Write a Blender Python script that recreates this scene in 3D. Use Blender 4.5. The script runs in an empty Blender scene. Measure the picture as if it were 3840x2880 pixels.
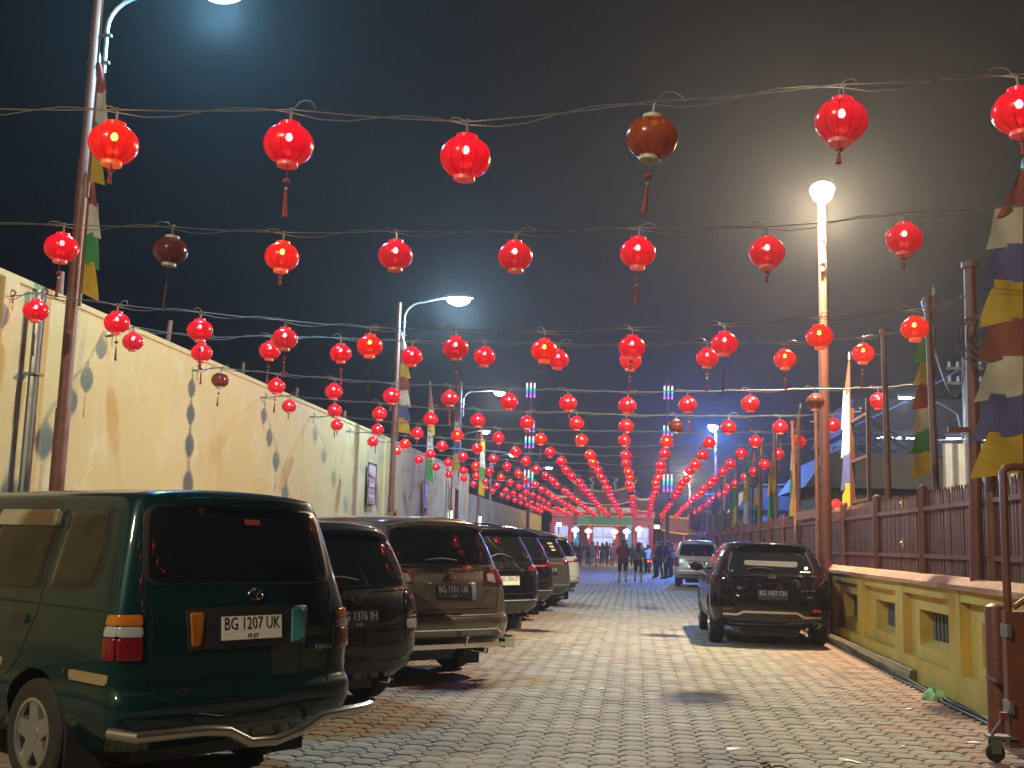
import bpy, bmesh, math, random
import numpy as np
from mathutils import Vector, Matrix

RND = random.Random(11)
rad = math.radians
sc = bpy.context.scene
COL = sc.collection

# ------------------------------------------------------------------ camera
YAW, PITCH, ROLL = rad(6.57), rad(8.17), rad(1.6)
FPX, CAMH = 1100.0, 1.5
_f = Vector((-math.sin(YAW) * math.cos(PITCH), math.cos(YAW) * math.cos(PITCH), math.sin(PITCH)))
_r0 = Vector((math.cos(YAW), math.sin(YAW), 0)); _u0 = _r0.cross(_f)
_r = _r0 * math.cos(ROLL) + _u0 * math.sin(ROLL)
_u = _u0 * math.cos(ROLL) - _r0 * math.sin(ROLL)
cam = bpy.data.cameras.new('camera'); camo = bpy.data.objects.new('camera', cam); COL.objects.link(camo)
camo.matrix_world = Matrix(((_r.x, _u.x, -_f.x, 0), (_r.y, _u.y, -_f.y, 0), (_r.z, _u.z, -_f.z, CAMH), (0, 0, 0, 1)))
cam.sensor_fit = 'HORIZONTAL'; cam.sensor_width = 36; cam.lens = 36 * FPX / 1024
cam.clip_start = 0.05; cam.clip_end = 3000
sc.camera = camo

# ------------------------------------------------------------------ world (moonless night)
w = bpy.data.worlds.new('World'); sc.world = w; w.use_nodes = True
bg = w.node_tree.nodes['Background']
bg.inputs['Color'].default_value = (0.30, 0.34, 0.55, 1); bg.inputs['Strength'].default_value = 0.0015
sc.view_settings.view_transform = 'Standard'; sc.view_settings.look = 'None'
sc.view_settings.exposure = 0.0; sc.view_settings.gamma = 1.0
cy = sc.cycles
cy.use_denoising = True; cy.use_adaptive_sampling = True; cy.adaptive_threshold = 0.02
cy.max_bounces = 7; cy.diffuse_bounces = 2; cy.glossy_bounces = 3; cy.transparent_max_bounces = 12
cy.transmission_bounces = 3; cy.volume_bounces = 0; cy.sample_clamp_indirect = 2.5; cy.sample_clamp_direct = 40
cy.caustics_reflective = False; cy.caustics_refractive = False; cy.use_light_tree = True

# street lamps, (place, colour, watts): the two rows go on behind the camera as they do in front of it
LAMPS_RIGHT = [((3.1, 18.6, 7.44), (1.0, 0.80, 0.52), 6300), ((3.75, 55, 7.3), (0.07, 0.24, 1.0), 9500),
               ((3.93, 87, 7.15), (1.0, 0.86, 0.66), 6000)]
LAMPS_LEFT = [((-5.88, 14.0, 8.95), (0.26, 0.66, 1.0), 2000), ((-5.22, 31.0, 8.32), (0.44, 0.76, 1.0), 2900),
              ((-6.09, 48.0, 7.9), (0.80, 0.90, 1.0), 1200)]
LAMP_BEHIND = ((-5.6, -3.0, 8.8), (1.0, 0.82, 0.52), 4600)

# ------------------------------------------------------------------ helpers
def lin(c):
    return tuple(((x / 12.92) if x <= 0.04045 else ((x + 0.055) / 1.055) ** 2.4) for x in c)

MATS = {}
def mat(name, col=(.5, .5, .5), rough=.6, metal=0., noise=0., nscale=8., bump=0., bscale=40., emit=None, estr=0.,
        coat=0., spec=.5, sample=None, col2=None, attr=None, stretch=None, trans=0.):
    if name in MATS: return MATS[name]
    m = bpy.data.materials.new(name); m.use_nodes = True; MATS[name] = m
    nt = m.node_tree; N = nt.nodes; L = nt.links; b = N['Principled BSDF']
    b.inputs['Base Color'].default_value = (*col, 1); b.inputs['Roughness'].default_value = rough
    b.inputs['Metallic'].default_value = metal; b.inputs['Coat Weight'].default_value = coat
    b.inputs['Coat Roughness'].default_value = .04; b.inputs['Specular IOR Level'].default_value = spec
    if trans: b.inputs['Transmission Weight'].default_value = trans
    tc = N.new('ShaderNodeTexCoord'); src = tc.outputs['Object']
    if stretch:
        mp = N.new('ShaderNodeMapping'); mp.inputs['Scale'].default_value = stretch
        L.new(src, mp.inputs['Vector']); src = mp.outputs['Vector']
    base = None
    if attr:
        a = N.new('ShaderNodeAttribute'); a.attribute_name = attr; base = a.outputs['Color']
    if noise > 0:
        n = N.new('ShaderNodeTexNoise'); n.inputs['Scale'].default_value = nscale; n.inputs['Detail'].default_value = 6
        n.inputs['Roughness'].default_value = .65
        L.new(src, n.inputs['Vector'])
        mx = N.new('ShaderNodeMix'); mx.data_type = 'RGBA'
        rp = N.new('ShaderNodeValToRGB'); rp.color_ramp.elements[0].position = .3; rp.color_ramp.elements[1].position = .7
        L.new(n.outputs['Fac'], rp.inputs['Fac'])
        L.new(rp.outputs['Color'], mx.inputs['Factor'])
        c2 = col2 or tuple(x * (1 - noise) for x in col)
        if base:
            mu = N.new('ShaderNodeMix'); mu.data_type = 'RGBA'; mu.blend_type = 'MULTIPLY'; mu.inputs['Factor'].default_value = 1
            mx.inputs['A'].default_value = (1, 1, 1, 1); mx.inputs['B'].default_value = (1 - noise, 1 - noise, 1 - noise, 1)
            L.new(base, mu.inputs['A']); L.new(mx.outputs['Result'], mu.inputs['B']); L.new(mu.outputs['Result'], b.inputs['Base Color'])
        else:
            mx.inputs['A'].default_value = (*col, 1); mx.inputs['B'].default_value = (*c2, 1)
            L.new(mx.outputs['Result'], b.inputs['Base Color'])
        mr = N.new('ShaderNodeMapRange'); mr.inputs['To Min'].default_value = max(.02, rough - .12); mr.inputs['To Max'].default_value = min(1, rough + .12)
        L.new(n.outputs['Fac'], mr.inputs['Value']); L.new(mr.outputs['Result'], b.inputs['Roughness'])
    elif base:
        L.new(base, b.inputs['Base Color'])
    if bump > 0:
        n2 = N.new('ShaderNodeTexNoise'); n2.inputs['Scale'].default_value = bscale; n2.inputs['Detail'].default_value = 5
        L.new(src, n2.inputs['Vector'])
        bp = N.new('ShaderNodeBump'); bp.inputs['Strength'].default_value = bump; bp.inputs['Distance'].default_value = .02
        L.new(n2.outputs['Fac'], bp.inputs['Height']); L.new(bp.outputs['Normal'], b.inputs['Normal'])
    if emit:
        b.inputs['Emission Color'].default_value = (*emit, 1); b.inputs['Emission Strength'].default_value = estr
    if sample: m.cycles.emission_sampling = sample
    return m

class MB:
    def __init__(s): s.v = []; s.f = []; s.m = []; s.c = []
    def add(s, vs, fs, mi=0):
        o = len(s.v); s.v += [tuple(p) for p in vs]; s.f += [tuple(i + o for i in q) for q in fs]; s.m += [mi] * len(fs); return s
    def box(s, c, d, rz=0., mi=0, M=None):
        hx, hy, hz = d[0] / 2, d[1] / 2, d[2] / 2
        ps = [Vector((x, y, z)) for z in (-hz, hz) for y in (-hy, hy) for x in (-hx, hx)]
        R = M or Matrix.Rotation(rz, 3, 'Z')
        ps = [R @ p + Vector(c) for p in ps]
        return s.add(ps, [(0, 2, 3, 1), (4, 5, 7, 6), (0, 1, 5, 4), (2, 6, 7, 3), (0, 4, 6, 2), (1, 3, 7, 5)], mi)
    def tube(s, pts, r, n=8, mi=0, cap=True):
        pts = [Vector(p) for p in pts]; k = len(pts); rs = r if isinstance(r, (list, tuple)) else [r] * k
        rings = []; up = Vector((0, 0, 1))
        for i, p in enumerate(pts):
            t = (pts[min(i + 1, k - 1)] - pts[max(i - 1, 0)])
            t = t.normalized() if t.length > 1e-9 else Vector((0, 0, 1))
            a = t.cross(up if abs(t.z) < .9 else Vector((1, 0, 0))).normalized()
            if rings and a.dot(pa) < 0: a = -a
            pa = a; b = t.cross(a)
            rings.append([p + (a * math.cos(2 * math.pi * j / n) + b * math.sin(2 * math.pi * j / n)) * rs[i] for j in range(n)])
        vs = [q for r_ in rings for q in r_]
        fs = [(i * n + j, i * n + (j + 1) % n, (i + 1) * n + (j + 1) % n, (i + 1) * n + j) for i in range(k - 1) for j in range(n)]
        if cap: fs += [tuple(range(n))[::-1], tuple((k - 1) * n + j for j in range(n))]
        return s.add(vs, fs, mi)
    def lathe(s, prof, n=16, c=(0, 0, 0), mi=0, M=None, mod=None):
        vs = []
        for (r, z) in prof:
            for j in range(n):
                a = 2 * math.pi * j / n; q = r * (mod(a) if mod else 1)
                p = Vector((q * math.cos(a), q * math.sin(a), z))
                if M: p = M @ p
                vs.append(p + Vector(c))
        fs = [(i * n + j, i * n + (j + 1) % n, (i + 1) * n + (j + 1) % n, (i + 1) * n + j) for i in range(len(prof) - 1) for j in range(n)]
        return s.add(vs, fs, mi)
    def grid(s, fn, nu, nv, mi=0):
        vs = [fn(i / nu, j / nv) for j in range(nv + 1) for i in range(nu + 1)]
        fs = [(j * (nu + 1) + i, j * (nu + 1) + i + 1, (j + 1) * (nu + 1) + i + 1, (j + 1) * (nu + 1) + i) for j in range(nv) for i in range(nu)]
        return s.add(vs, fs, mi)
    def prism(s, poly, y0, y1, axis='y', mi=0):
        n = len(poly)
        def P(p, y): return (p[0], y, p[1]) if axis == 'y' else ((y, p[0], p[1]) if axis == 'x' else (p[0], p[1], y))
        vs = [P(p, y0) for p in poly] + [P(p, y1) for p in poly]
        fs = [tuple(range(n)), tuple(range(2 * n - 1, n - 1, -1))] + [(i, i + n, (i + 1) % n + n, (i + 1) % n) for i in range(n)]
        return s.add(vs, fs, mi)
    def mesh(s, name, mats, smooth=True, ang=35, fix=True):
        me = bpy.data.meshes.new(name); me.from_pydata(s.v, [], s.f)
        for m_ in (mats if isinstance(mats, (list, tuple)) else [mats]): me.materials.append(m_)
        me.polygons.foreach_set('material_index', s.m)
        finish(me, smooth, ang, fix); return me
    def build(s, name, mats, parent=None, smooth=True, ang=35, loc=None, fix=True):
        return link(name, s.mesh(name, mats, smooth, ang, fix), parent, loc)

def finish(me, smooth=True, ang=35, fix=True):
    bm = bmesh.new(); bm.from_mesh(me)
    if fix: bmesh.ops.recalc_face_normals(bm, faces=bm.faces)
    if smooth:
        for f in bm.faces: f.smooth = True
        c = math.cos(rad(ang))
        for e in bm.edges:
            if len(e.link_faces) == 2 and e.link_faces[0].normal.dot(e.link_faces[1].normal) < c: e.smooth = False
    bm.to_mesh(me); bm.free(); me.update()

def link(name, data, parent=None, loc=None, rz=None):
    o = bpy.data.objects.new(name, data); COL.objects.link(o)
    if parent: o.parent = parent
    if loc is not None: o.location = loc
    if rz is not None: o.rotation_euler = (0, 0, rz)
    return o
def tag(o, label=None, cat=None, group=None, kind=None):
    if label: o['label'] = label
    if cat: o['category'] = cat
    if group: o['group'] = group
    if kind: o['kind'] = kind
    return o
def thing(name, label, cat, loc=(0, 0, 0), rz=0., group=None):
    return tag(link(name, None, None, loc, rz), label, cat, group)
def copy_tree(o, parent=None):
    c = o.copy(); COL.objects.link(c); c.parent = parent
    for ch in o.children: copy_tree(ch, c)
    return c
def text_mesh(body, size, ext=.001):
    cu = bpy.data.curves.new('t', 'FONT'); cu.body = body; cu.size = size; cu.extrude = ext
    cu.align_x = 'CENTER'; cu.align_y = 'CENTER'; cu.resolution_u = 2
    o = bpy.data.objects.new('t', cu); COL.objects.link(o)
    dg = bpy.context.evaluated_depsgraph_get(); me = bpy.data.meshes.new_from_object(o.evaluated_get(dg))
    bpy.data.objects.remove(o); bpy.data.curves.remove(cu); return me
def catenary(a, b, sag, n=14):
    a, b = Vector(a), Vector(b)
    return [a.lerp(b, i / n) - Vector((0, 0, sag * 4 * (i / n) * (1 - i / n))) for i in range(n + 1)]
def project(p):
    d = Vector(p) - Vector((0, 0, CAMH)); z = d.dot(_f)
    return 512 + FPX * d.dot(_r) / z, 384 - FPX * d.dot(_u) / z, z

# ------------------------------------------------------------------ materials
M_paver = mat('paver', attr='tint', noise=.38, nscale=3.2, rough=.82, bump=.25, bscale=60)
M_joint = mat('joint_sand', (.045, .038, .03), .95, noise=.4, nscale=5)
M_ground = mat('dirt', (.05, .045, .04), .95, noise=.3, nscale=.6)
M_iron = mat('brown_steel', (.15, .042, .022), .5, noise=.35, nscale=6, col2=(.10, .03, .018))
M_pole = mat('rust_red_pole', (.20, .075, .045), .5, noise=.35, nscale=5)
M_orange = mat('orange_timber', (.36, .13, .05), .6, noise=.3, nscale=6)
M_grey = mat('galvanised', (.25, .27, .27), .4, metal=.7, noise=.25, nscale=9)
M_wire = mat('wire', (.07, .07, .07), .5)
M_wirep = mat('pale_wire', (.13, .125, .115), .5)
M_black = mat('black_rubber', (.012, .012, .012), .7)
M_blackpl = mat('black_plastic', (.018, .018, .02), .45)
M_glass = mat('tinted_glass', (.006, .007, .008), .04, spec=.6)
M_chrome = mat('chrome', (.75, .75, .75), .12, metal=1.)
M_rim = mat('alloy', (.42, .42, .42), .3, metal=.8)
M_tyre = mat('tyre', (.02, .02, .02), .85, noise=.3, nscale=20)
M_seam = mat('panel_gap', (.004, .004, .004), .8)
M_red = mat('red_lens', (.14, .005, .008), .12, coat=.6)
M_amber = mat('amber_lens', (.36, .12, .01), .15, coat=.6)
M_clear = mat('clear_lens', (.30, .32, .36), .12, coat=.6)
M_platew = mat('white_plate', (.75, .75, .73), .5)
M_plateb = mat('black_plate', (.015, .015, .016), .45)
M_ink = mat('black_ink', (.015, .015, .015), .5)
M_white = mat('white_paint', (.72, .72, .70), .5)
M_skin = mat('skin', (.33, .18, .115), .6)
M_hair = mat('black_hair', (.012, .01, .009), .5)

def wall_mat():
    m = bpy.data.materials.new('stained_cream_plaster'); m.use_nodes = True
    nt = m.node_tree; N = nt.nodes; L = nt.links; b = N['Principled BSDF']; b.inputs['Roughness'].default_value = .85
    tc = N.new('ShaderNodeTexCoord')
    def noise(scale, sc3=(1, 1, 1), det=6, dist=0.):
        mp = N.new('ShaderNodeMapping'); mp.inputs['Scale'].default_value = sc3; L.new(tc.outputs['Object'], mp.inputs['Vector'])
        n = N.new('ShaderNodeTexNoise'); n.inputs['Scale'].default_value = scale; n.inputs['Detail'].default_value = det
        n.inputs['Distortion'].default_value = dist; n.inputs['Roughness'].default_value = .68
        L.new(mp.outputs['Vector'], n.inputs['Vector']); return n.outputs['Fac']
    def ramp(x, a, c):
        r = N.new('ShaderNodeMapRange'); r.inputs['From Min'].default_value = a; r.inputs['From Max'].default_value = c
        r.interpolation_type = 'SMOOTHSTEP'; L.new(x, r.inputs['Value']); return r.outputs['Result']
    def mix(A, B, fac, blend='MIX'):
        x = N.new('ShaderNodeMix'); x.data_type = 'RGBA'; x.blend_type = blend
        for k, q in (('A', A), ('B', B)):
            if isinstance(q, tuple): x.inputs[k].default_value = (*q, 1)
            else: L.new(q, x.inputs[k])
        if isinstance(fac, float): x.inputs['Factor'].default_value = fac
        else: L.new(fac, x.inputs['Factor'])
        return x.outputs['Result']
    base = mix((.50, .375, .15), (.52, .41, .20), ramp(noise(.35), .35, .65))
    base = mix(base, (.55, .465, .29), ramp(noise(1.4, (1, 1, .6), 8, .4), .5, .75))
    base = mix(base, (.38, .265, .11), ramp(noise(.8, (1, 1, .25), 5), .60, 1.0))
    st = N.new('ShaderNodeMath'); st.operation = 'MULTIPLY'
    L.new(ramp(noise(3.2, (1, 1, .12), 6, .2), .5, .78), st.inputs[0]); L.new(ramp(noise(.25), .42, .7), st.inputs[1])
    base = mix(base, (.22, .18, .14), st.outputs[0])
    pe = ramp(noise(2.3, (1, 1, 1), 10, 1.2), .63, .67)
    base = mix(base, (.50, .46, .39), pe)
    L.new(base, b.inputs['Base Color'])
    bp = N.new('ShaderNodeBump'); bp.inputs['Strength'].default_value = .35; bp.inputs['Distance'].default_value = .02
    L.new(noise(14, (1, 1, 1), 8), bp.inputs['Height']); L.new(bp.outputs['Normal'], b.inputs['Normal'])
    return m
M_wall = wall_mat()
M_ywall = mat('yellow_plaster', (.64, .45, .075), .8, noise=.5, nscale=2.2, col2=(.46, .33, .07), bump=.25, bscale=30, stretch=(1, 1, .5))
M_cap = mat('terracotta_coping', (.48, .25, .15), .8, noise=.35, nscale=4, bump=.3, bscale=18)
M_plinth = mat('mossy_concrete', (.14, .12, .075), .9, noise=.5, nscale=5, bump=.3, bscale=25)

# ------------------------------------------------------------------ ground, paving
g = MB(); g.add([(-600, -300, -.06), (600, -300, -.06), (600, 1500, -.06), (-600, 1500, -.06)], [(0, 1, 2, 3)])
tag(g.build('ground', M_ground, smooth=False), kind='structure')
pave = MB(); pave.add([(-8.0, -12, -.012), (3.3, -12, -.012), (3.3, 40, -.012), (-8.0, 40, -.012)], [(0, 1, 2, 3)])
PAVE = tag(pave.build('pavement', M_joint, smooth=False), kind='structure')

def tile_col(x, y):
    e = max(0., min(1., (x - 1.6) / 1.2)); e = max(e, max(0., min(1., (-1.3 - x) / 1.0)) * (.75 if y > 8.6 else .1))
    e = e * (.55 + .6 * RND.random()) + (.5 if RND.random() < .05 else 0); e = min(1, e)
    k = .84 + .3 * RND.random()
    a = (.335, .305, .235); bcol = (.33, .19, .13)
    return tuple((p + (q - p) * e) * k for p, q in zip(a, bcol))
PITCH_T = .20
def oct_geo(cx, cy, dz, tilt):
    h = PITCH_T / 2 - .004; c = .0585; out = []
    def ring(h, c, z): return [(cx + x, cy + y, z + dz + tilt[0] * x + tilt[1] * y) for x, y in ((h, -h + c), (h, h - c), (h - c, h), (-h + c, h), (-h, h - c), (-h, -h + c), (-h + c, -h), (h - c, -h))]
    vs = ring(h - .007, c - .002, 0) + ring(h, c, -.007) + ring(h, c, -.03)
    fs = [tuple(range(8))] + [(i, 8 + i, 8 + (i + 1) % 8, (i + 1) % 8) for i in range(8)] + [(8 + i, 16 + i, 16 + (i + 1) % 8, 8 + (i + 1) % 8) for i in range(8)]
    return vs, fs
def sq_geo(cx, cy, dz):
    h = .0585 - .007
    vs = [(cx + a * (h - .005), cy + b * (h - .005), dz) for a, b in ((1, 0), (0, 1), (-1, 0), (0, -1))] + [(cx + a * h, cy + b * h, dz - .006) for a, b in ((1, 0), (0, 1), (-1, 0), (0, -1))] + [(cx + a * h, cy + b * h, dz - .03) for a, b in ((1, 0), (0, 1), (-1, 0), (0, -1))]
    return vs, [(0, 1, 2, 3)] + [(i, 4 + i, 4 + (i + 1) % 4, (i + 1) % 4) for i in range(4)] + [(4 + i, 8 + i, 8 + (i + 1) % 4, 4 + (i + 1) % 4) for i in range(4)]
def color_mesh(me, cols):
    at = me.color_attributes.new('tint', 'FLOAT_COLOR', 'CORNER'); buf = np.empty((len(me.loops), 4), np.float32)
    i = 0
    for p, c in zip(me.polygons, cols):
        buf[i:i + p.loop_total] = (*c, 1); i += p.loop_total
    at.data.foreach_set('color', buf.ravel())
cells = []
nx0, nx1 = int(-7.9 / PITCH_T), int(3.12 / PITCH_T)
for j in range(int(4.2 / PITCH_T), int(40 / PITCH_T)):
    for i in range(nx0, nx1 + 1):
        x, y = i * PITCH_T, j * PITCH_T + .003 * math.sin(i * .7)
        px, py, d = project((x, y, 0))
        if px < -400 or px > 1400 or py > 1100: continue
        if y > 15 and x < -6.5: continue
        cells.append((x, y, px, py, i, j))
near = sorted([c for c in cells if 4 < c[2] < 1020 and c[3] < 764 and not (c[0] < -2.2 and c[1] < 9.0)], key=lambda c: c[1])[:300]
nearset = {(c[4], c[5]) for c in near}
variants = []
for k in range(14):
    vs, fs = oct_geo(0, 0, 0, (0, 0)); me = bpy.data.meshes.new('paver'); me.from_pydata(vs, [], fs); me.materials.append(M_paver)
    e = k / 13; q = .86 + .3 * ((k * 5) % 7) / 7
    color_mesh(me, [tuple((a + (b - a) * (e if k > 8 else .06 * (k % 3))) * q for a, b in zip((.335, .305, .235), (.33, .19, .13)))] * len(fs))
    variants.append(me)
rest = MB(); rcol = []
for x, y, px, py, i, j in cells:
    dz = RND.uniform(-.003, .003); tilt = (RND.uniform(-.012, .012), RND.uniform(-.012, .012))
    if (i, j) in nearset:
        red = tile_col(x, y); red = red[1] / red[0] < .72
        o = link('paver', variants[RND.choice(range(9, 14)) if red else RND.choice(range(0, 9))], PAVE, (x, y, dz))
        o.rotation_euler = (tilt[1], -tilt[0], 0)
    else:
        vs, fs = oct_geo(x, y, dz, tilt); rest.add(vs, fs); rcol += [tile_col(x, y)] * len(fs)
    if y < 26:
        vs, fs = sq_geo(x + PITCH_T / 2, y + PITCH_T / 2, RND.uniform(-.002, .002)); rest.add(vs, fs); rcol += [tuple(c * 1.04 for c in tile_col(x, y))] * len(fs)
me = bpy.data.meshes.new('paving_blocks'); me.from_pydata(rest.v, [], rest.f); me.materials.append(M_paver); color_mesh(me, rcol)
tag(link('paving_blocks', me, PAVE), kind='stuff')

def far_paving_mat():
    m = bpy.data.materials.new('far_paving'); m.use_nodes = True; nt = m.node_tree; N = nt.nodes; L = nt.links; b = N['Principled BSDF']
    tc = N.new('ShaderNodeTexCoord'); br = N.new('ShaderNodeTexBrick')
    br.offset = 0; br.inputs['Scale'].default_value = 5.0; br.inputs['Brick Width'].default_value = 1; br.inputs['Row Height'].default_value = 1
    br.inputs['Mortar Size'].default_value = .05; br.inputs['Color1'].default_value = (.30, .265, .205, 1); br.inputs['Color2'].default_value = (.24, .20, .155, 1)
    br.inputs['Mortar'].default_value = (.06, .05, .04, 1)
    L.new(tc.outputs['Object'], br.inputs['Vector']); L.new(br.outputs['Color'], b.inputs['Base Color']); b.inputs['Roughness'].default_value = .8
    return m
fp = MB(); fp.add([(-8, 40, -.004), (3.3, 40, -.004), (6, 60, -.004), (9, 118, -.004), (-16, 118, -.004), (-14, 60, -.004)], [(0, 1, 2, 3, 4, 5)])
tag(fp.build('far_pavement', far_paving_mat(), smooth=False), kind='structure')

# ------------------------------------------------------------------ left boundary wall
WX = -8.0
t = thing('boundary_wall', 'tall stained cream plaster wall behind the row of parked cars', 'wall', (WX, 0, 0))
mb = MB(); mb.box((-.1, 23, 2.33), (.2, 58, 4.66)); mb.build('wall_face', M_wall, t, smooth=False)
mb = MB(); mb.box((-.1, 23, 4.70), (.235, 58, .08)); mb.build('coping', M_wall, t, smooth=False)
for y in (12.9, 34.5, 52.0):
    mb = MB(); mb.box((.03, y, 2.32), (.09, .32, 4.64)); mb.build('pilaster', M_wall, t, smooth=False)
# corrugated yellow fence that carries on
t = thing('corrugated_fence', 'yellow ribbed sheet fence that carries on beyond the cream wall', 'fence', (WX, 0, 0))
M_corr = mat('yellow_sheet', (.48, .33, .10), .6, noise=.4, nscale=3, col2=(.30, .19, .07), stretch=(1, 1, .3))
for k in range(20):
    y0 = 52.1 + k * 2.1; mb = MB()
    mb.grid(lambda u, v: (.035 * math.sin(u * 14 * math.pi), y0 + u * 2.06, v * 3.75), 56, 1); mb.build('sheet', M_corr, t)
mb = MB(); mb.box((-.08, 73, 3.3), (.06, 42, .08)); mb.box((-.08, 73, 1.2), (.06, 42, .08)); mb.build('rail', M_iron, t)
# timber posts standing behind the wall
for k, (y, z) in enumerate(((15.3, 5.35), (18.9, 5.34), (23.0, 5.24), (26.6, 5.19), (31.5, 5.2), (36.0, 5.15), (41, 5.15))):
    mb = MB(); mb.tube([(0, 0, 0), (.05 * RND.uniform(-1, 1), 0, 3), (.1 * RND.uniform(-1, 1), .05, z)], [.06, .055, .045], 8)
    mb.tube([(-.05, 0, z - .5), (.06, .0, z - .45)], .05, 8)
    tag(mb.build('timber_post', M_pole, loc=(-8.6, y, 0)), 'timber post whose top sticks up behind the cream wall', 'post', 'timber posts behind the cream wall')
# banners on the wall
def banner(y, z0, z1, wd, cols, label, frame):
    t = thing('wall_banner', label, 'banner', (WX + .05, y, z0))
    h = z1 - z0; mb = MB(); mb.grid(lambda u, v: (.03 + .012 * math.sin(7 * v + u * 3), -wd / 2 + u * wd, v * h), 6, 14); mb.build('cloth', mat('banner_' + cols[0], BC[cols[0]], .7, noise=.2, nscale=3), t)
    fr = mat('banner_frame', (.05, .03, .03), .6)
    for s in (0, 1):
        mb = MB(); mb.tube([(.045, -wd / 2 - .03, s * h), (.045, wd / 2 + .03, s * h)], .02, 8); mb.build('batten', fr, t)
        if frame:
            mb = MB(); mb.tube([(.05, (-.5 + s) * wd, 0), (.05, (-.5 + s) * wd, h)], .014, 8); mb.build('edge_strip', fr, t)
    for k, (a, b_, c, l, r, sh) in enumerate(cols[1]):
        mb = MB()
        if sh == 'tri': q = [(l * wd, a * h), (r * wd, (a + b_) / 2 * h), (l * wd, b_ * h)]
        elif sh == 'arc': q = [(l * wd, a * h), (r * wd, (a - .1) * h), (r * wd, (b_ - .1) * h), (l * wd, b_ * h)]
        else: q = [(l * wd, a * h), (r * wd, a * h), (r * wd, b_ * h), (l * wd, b_ * h)]
        mb.prism(q, .052, .056, 'x'); mb.build('printed_mark', mat('mark_' + c, BC[c], .6), t, smooth=False)
BC = dict(cream=(.62, .50, .42), rose=(.42, .16, .14), pink=(.55, .30, .28), lilac=(.48, .36, .48), plum=(.25, .12, .25))
banner(32.5, 2.5, 3.72, 1.02, ('cream', [(.72, .80, 'rose', -.40, .40, 'arc'), (.52, .66, 'rose', -.36, .3, 'tri'), (.42, .52, 'pink', -.34, .40, 'q'), (.27, .37, 'rose', -.34, .40, 'q'), (.16, .24, 'pink', -.38, .36, 'q'), (.05, .13, 'rose', -.3, .36, 'q')]),
       'hanging cream banner with rose lettering blocks on the cream wall', True)
banner(41.1, 2.46, 3.66, .92, ('lilac', [(.62, .74, 'plum', -.34, .34, 'q'), (.47, .57, 'plum', -.2, .24, 'q'), (.30, .42, 'plum', -.2, .24, 'q'), (.0, .24, 'plum', -.44, .44, 'q'), (.08, .18, 'lilac', -.2, .2, 'q')]),
       'narrow lilac banner with plum squares on the cream wall', False)
M_tubew = mat('tube_light', (.9, .9, .9), .4, emit=(.85, .92, 1), estr=5, sample='NONE')
for y in (47.0, 56.0):
    t = thing('wall_tube_light', 'white tube light under a red ribbon on the wall' if y < 50 else 'white tube light under a red ribbon on the ribbed fence', 'light', (WX + .06, y, 2.2))
    mb = MB(); mb.tube([(.05, 0, 0), (.05, 0, .55)], .05, 8); mb.build('tube', M_tubew, t)
    mb = MB(); mb.box((.05, 0, .60), (.1, .14, .1)); mb.build('holder', M_iron, t)
    mb = MB(); mb.grid(lambda u, v: (.05 + .02 * math.sin(9 * v), -.16 + .32 * u, .62 + 1.2 * v), 3, 8); mb.build('ribbon', mat('red_cloth', (.45, .03, .03), .7), t)

# ------------------------------------------------------------------ right low wall and fence
RX = 3.3
t = thing('low_wall', 'low yellow wall with recessed panels, vents and terracotta coping', 'wall', (RX, 0, 0))
Y0, MOD, NM = 7.05, 2.43, 28
for k in range(NM):
    y = Y0 + k * MOD; a, b_ = y + .42, y + MOD
    mb = MB(); mb.box((.15, y + .21, .57), (.30, .42, 1.14)); mb.build('pier', M_ywall, t, smooth=False)
    mb = MB(); mb.box((.148, (a + b_) / 2, .14), (.296, b_ - a, .28)); mb.build('base_course', M_ywall, t, smooth=False)
    mb = MB(); mb.box((.152, (a + b_) / 2, 1.08), (.292, b_ - a, .12)); mb.build('top_course', M_ywall, t, smooth=False)
    if k < 12:
        i0, i1, zz0, zz1 = a + .18, b_ - .40, .42, .84
        mb = MB(); X = .20; D = .2
        mb.box((X, (a + b_) / 2, (zz1 + 1.02) / 2), (D, b_ - a, 1.02 - zz1)); mb.box((X, (a + b_) / 2, (.28 + zz0) / 2), (D, b_ - a, zz0 - .28))
        mb.box((X, (a + i0) / 2, (zz0 + zz1) / 2), (D, i0 - a, zz1 - zz0)); mb.box((X, (b_ + i1) / 2, (zz0 + zz1) / 2), (D, b_ - i1, zz1 - zz0))
        mb.prism([(.11, zz0 - .002), (.28, zz0 - .002), (.28, zz0 + .07)], i0, i1, 'y')
        mb.build('recess_panel', M_ywall, t, smooth=False)
        vn = MB(); vn.box((.285, (i0 + i1) / 2, .655), (.02, i1 - i0, .37)); vn = vn.build('vent', mat('vent_dark', (.02, .022, .02), .7), t, smooth=False)
        for q in range(9):
            mb = MB(); mb.box((.262, i0 + .07 + q * (i1 - i0 - .14) / 8, .655), (.014, .035, .33), rz=.5); mb.build('louvre', mat('louvre', (.10, .105, .095), .6), vn, smooth=False)
    else:
        mb = MB(); mb.box((.21, (a + b_) / 2, .65), (.18, b_ - a, .74)); mb.build('recess_panel', M_ywall, t, smooth=False)
L_ = NM * MOD
mb = MB(); prof = [(-.06, 1.142), (.36, 1.142), (.36, 1.22), (.28, 1.275), (.02, 1.262), (-.06, 1.19)]
nseg = 60; vs = []
for k in range(nseg + 1):
    for (px_, pz) in prof: vs.append((px_ + RND.uniform(-.004, .004), Y0 + L_ * k / nseg, pz + RND.uniform(-.004, .004)))
n6 = 6; fs = [(k * n6 + i, k * n6 + (i + 1) % n6, (k + 1) * n6 + (i + 1) % n6, (k + 1) * n6 + i) for k in range(nseg) for i in range(n6)] + [tuple(range(n6)), tuple(nseg * n6 + i for i in range(n6))]
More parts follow.
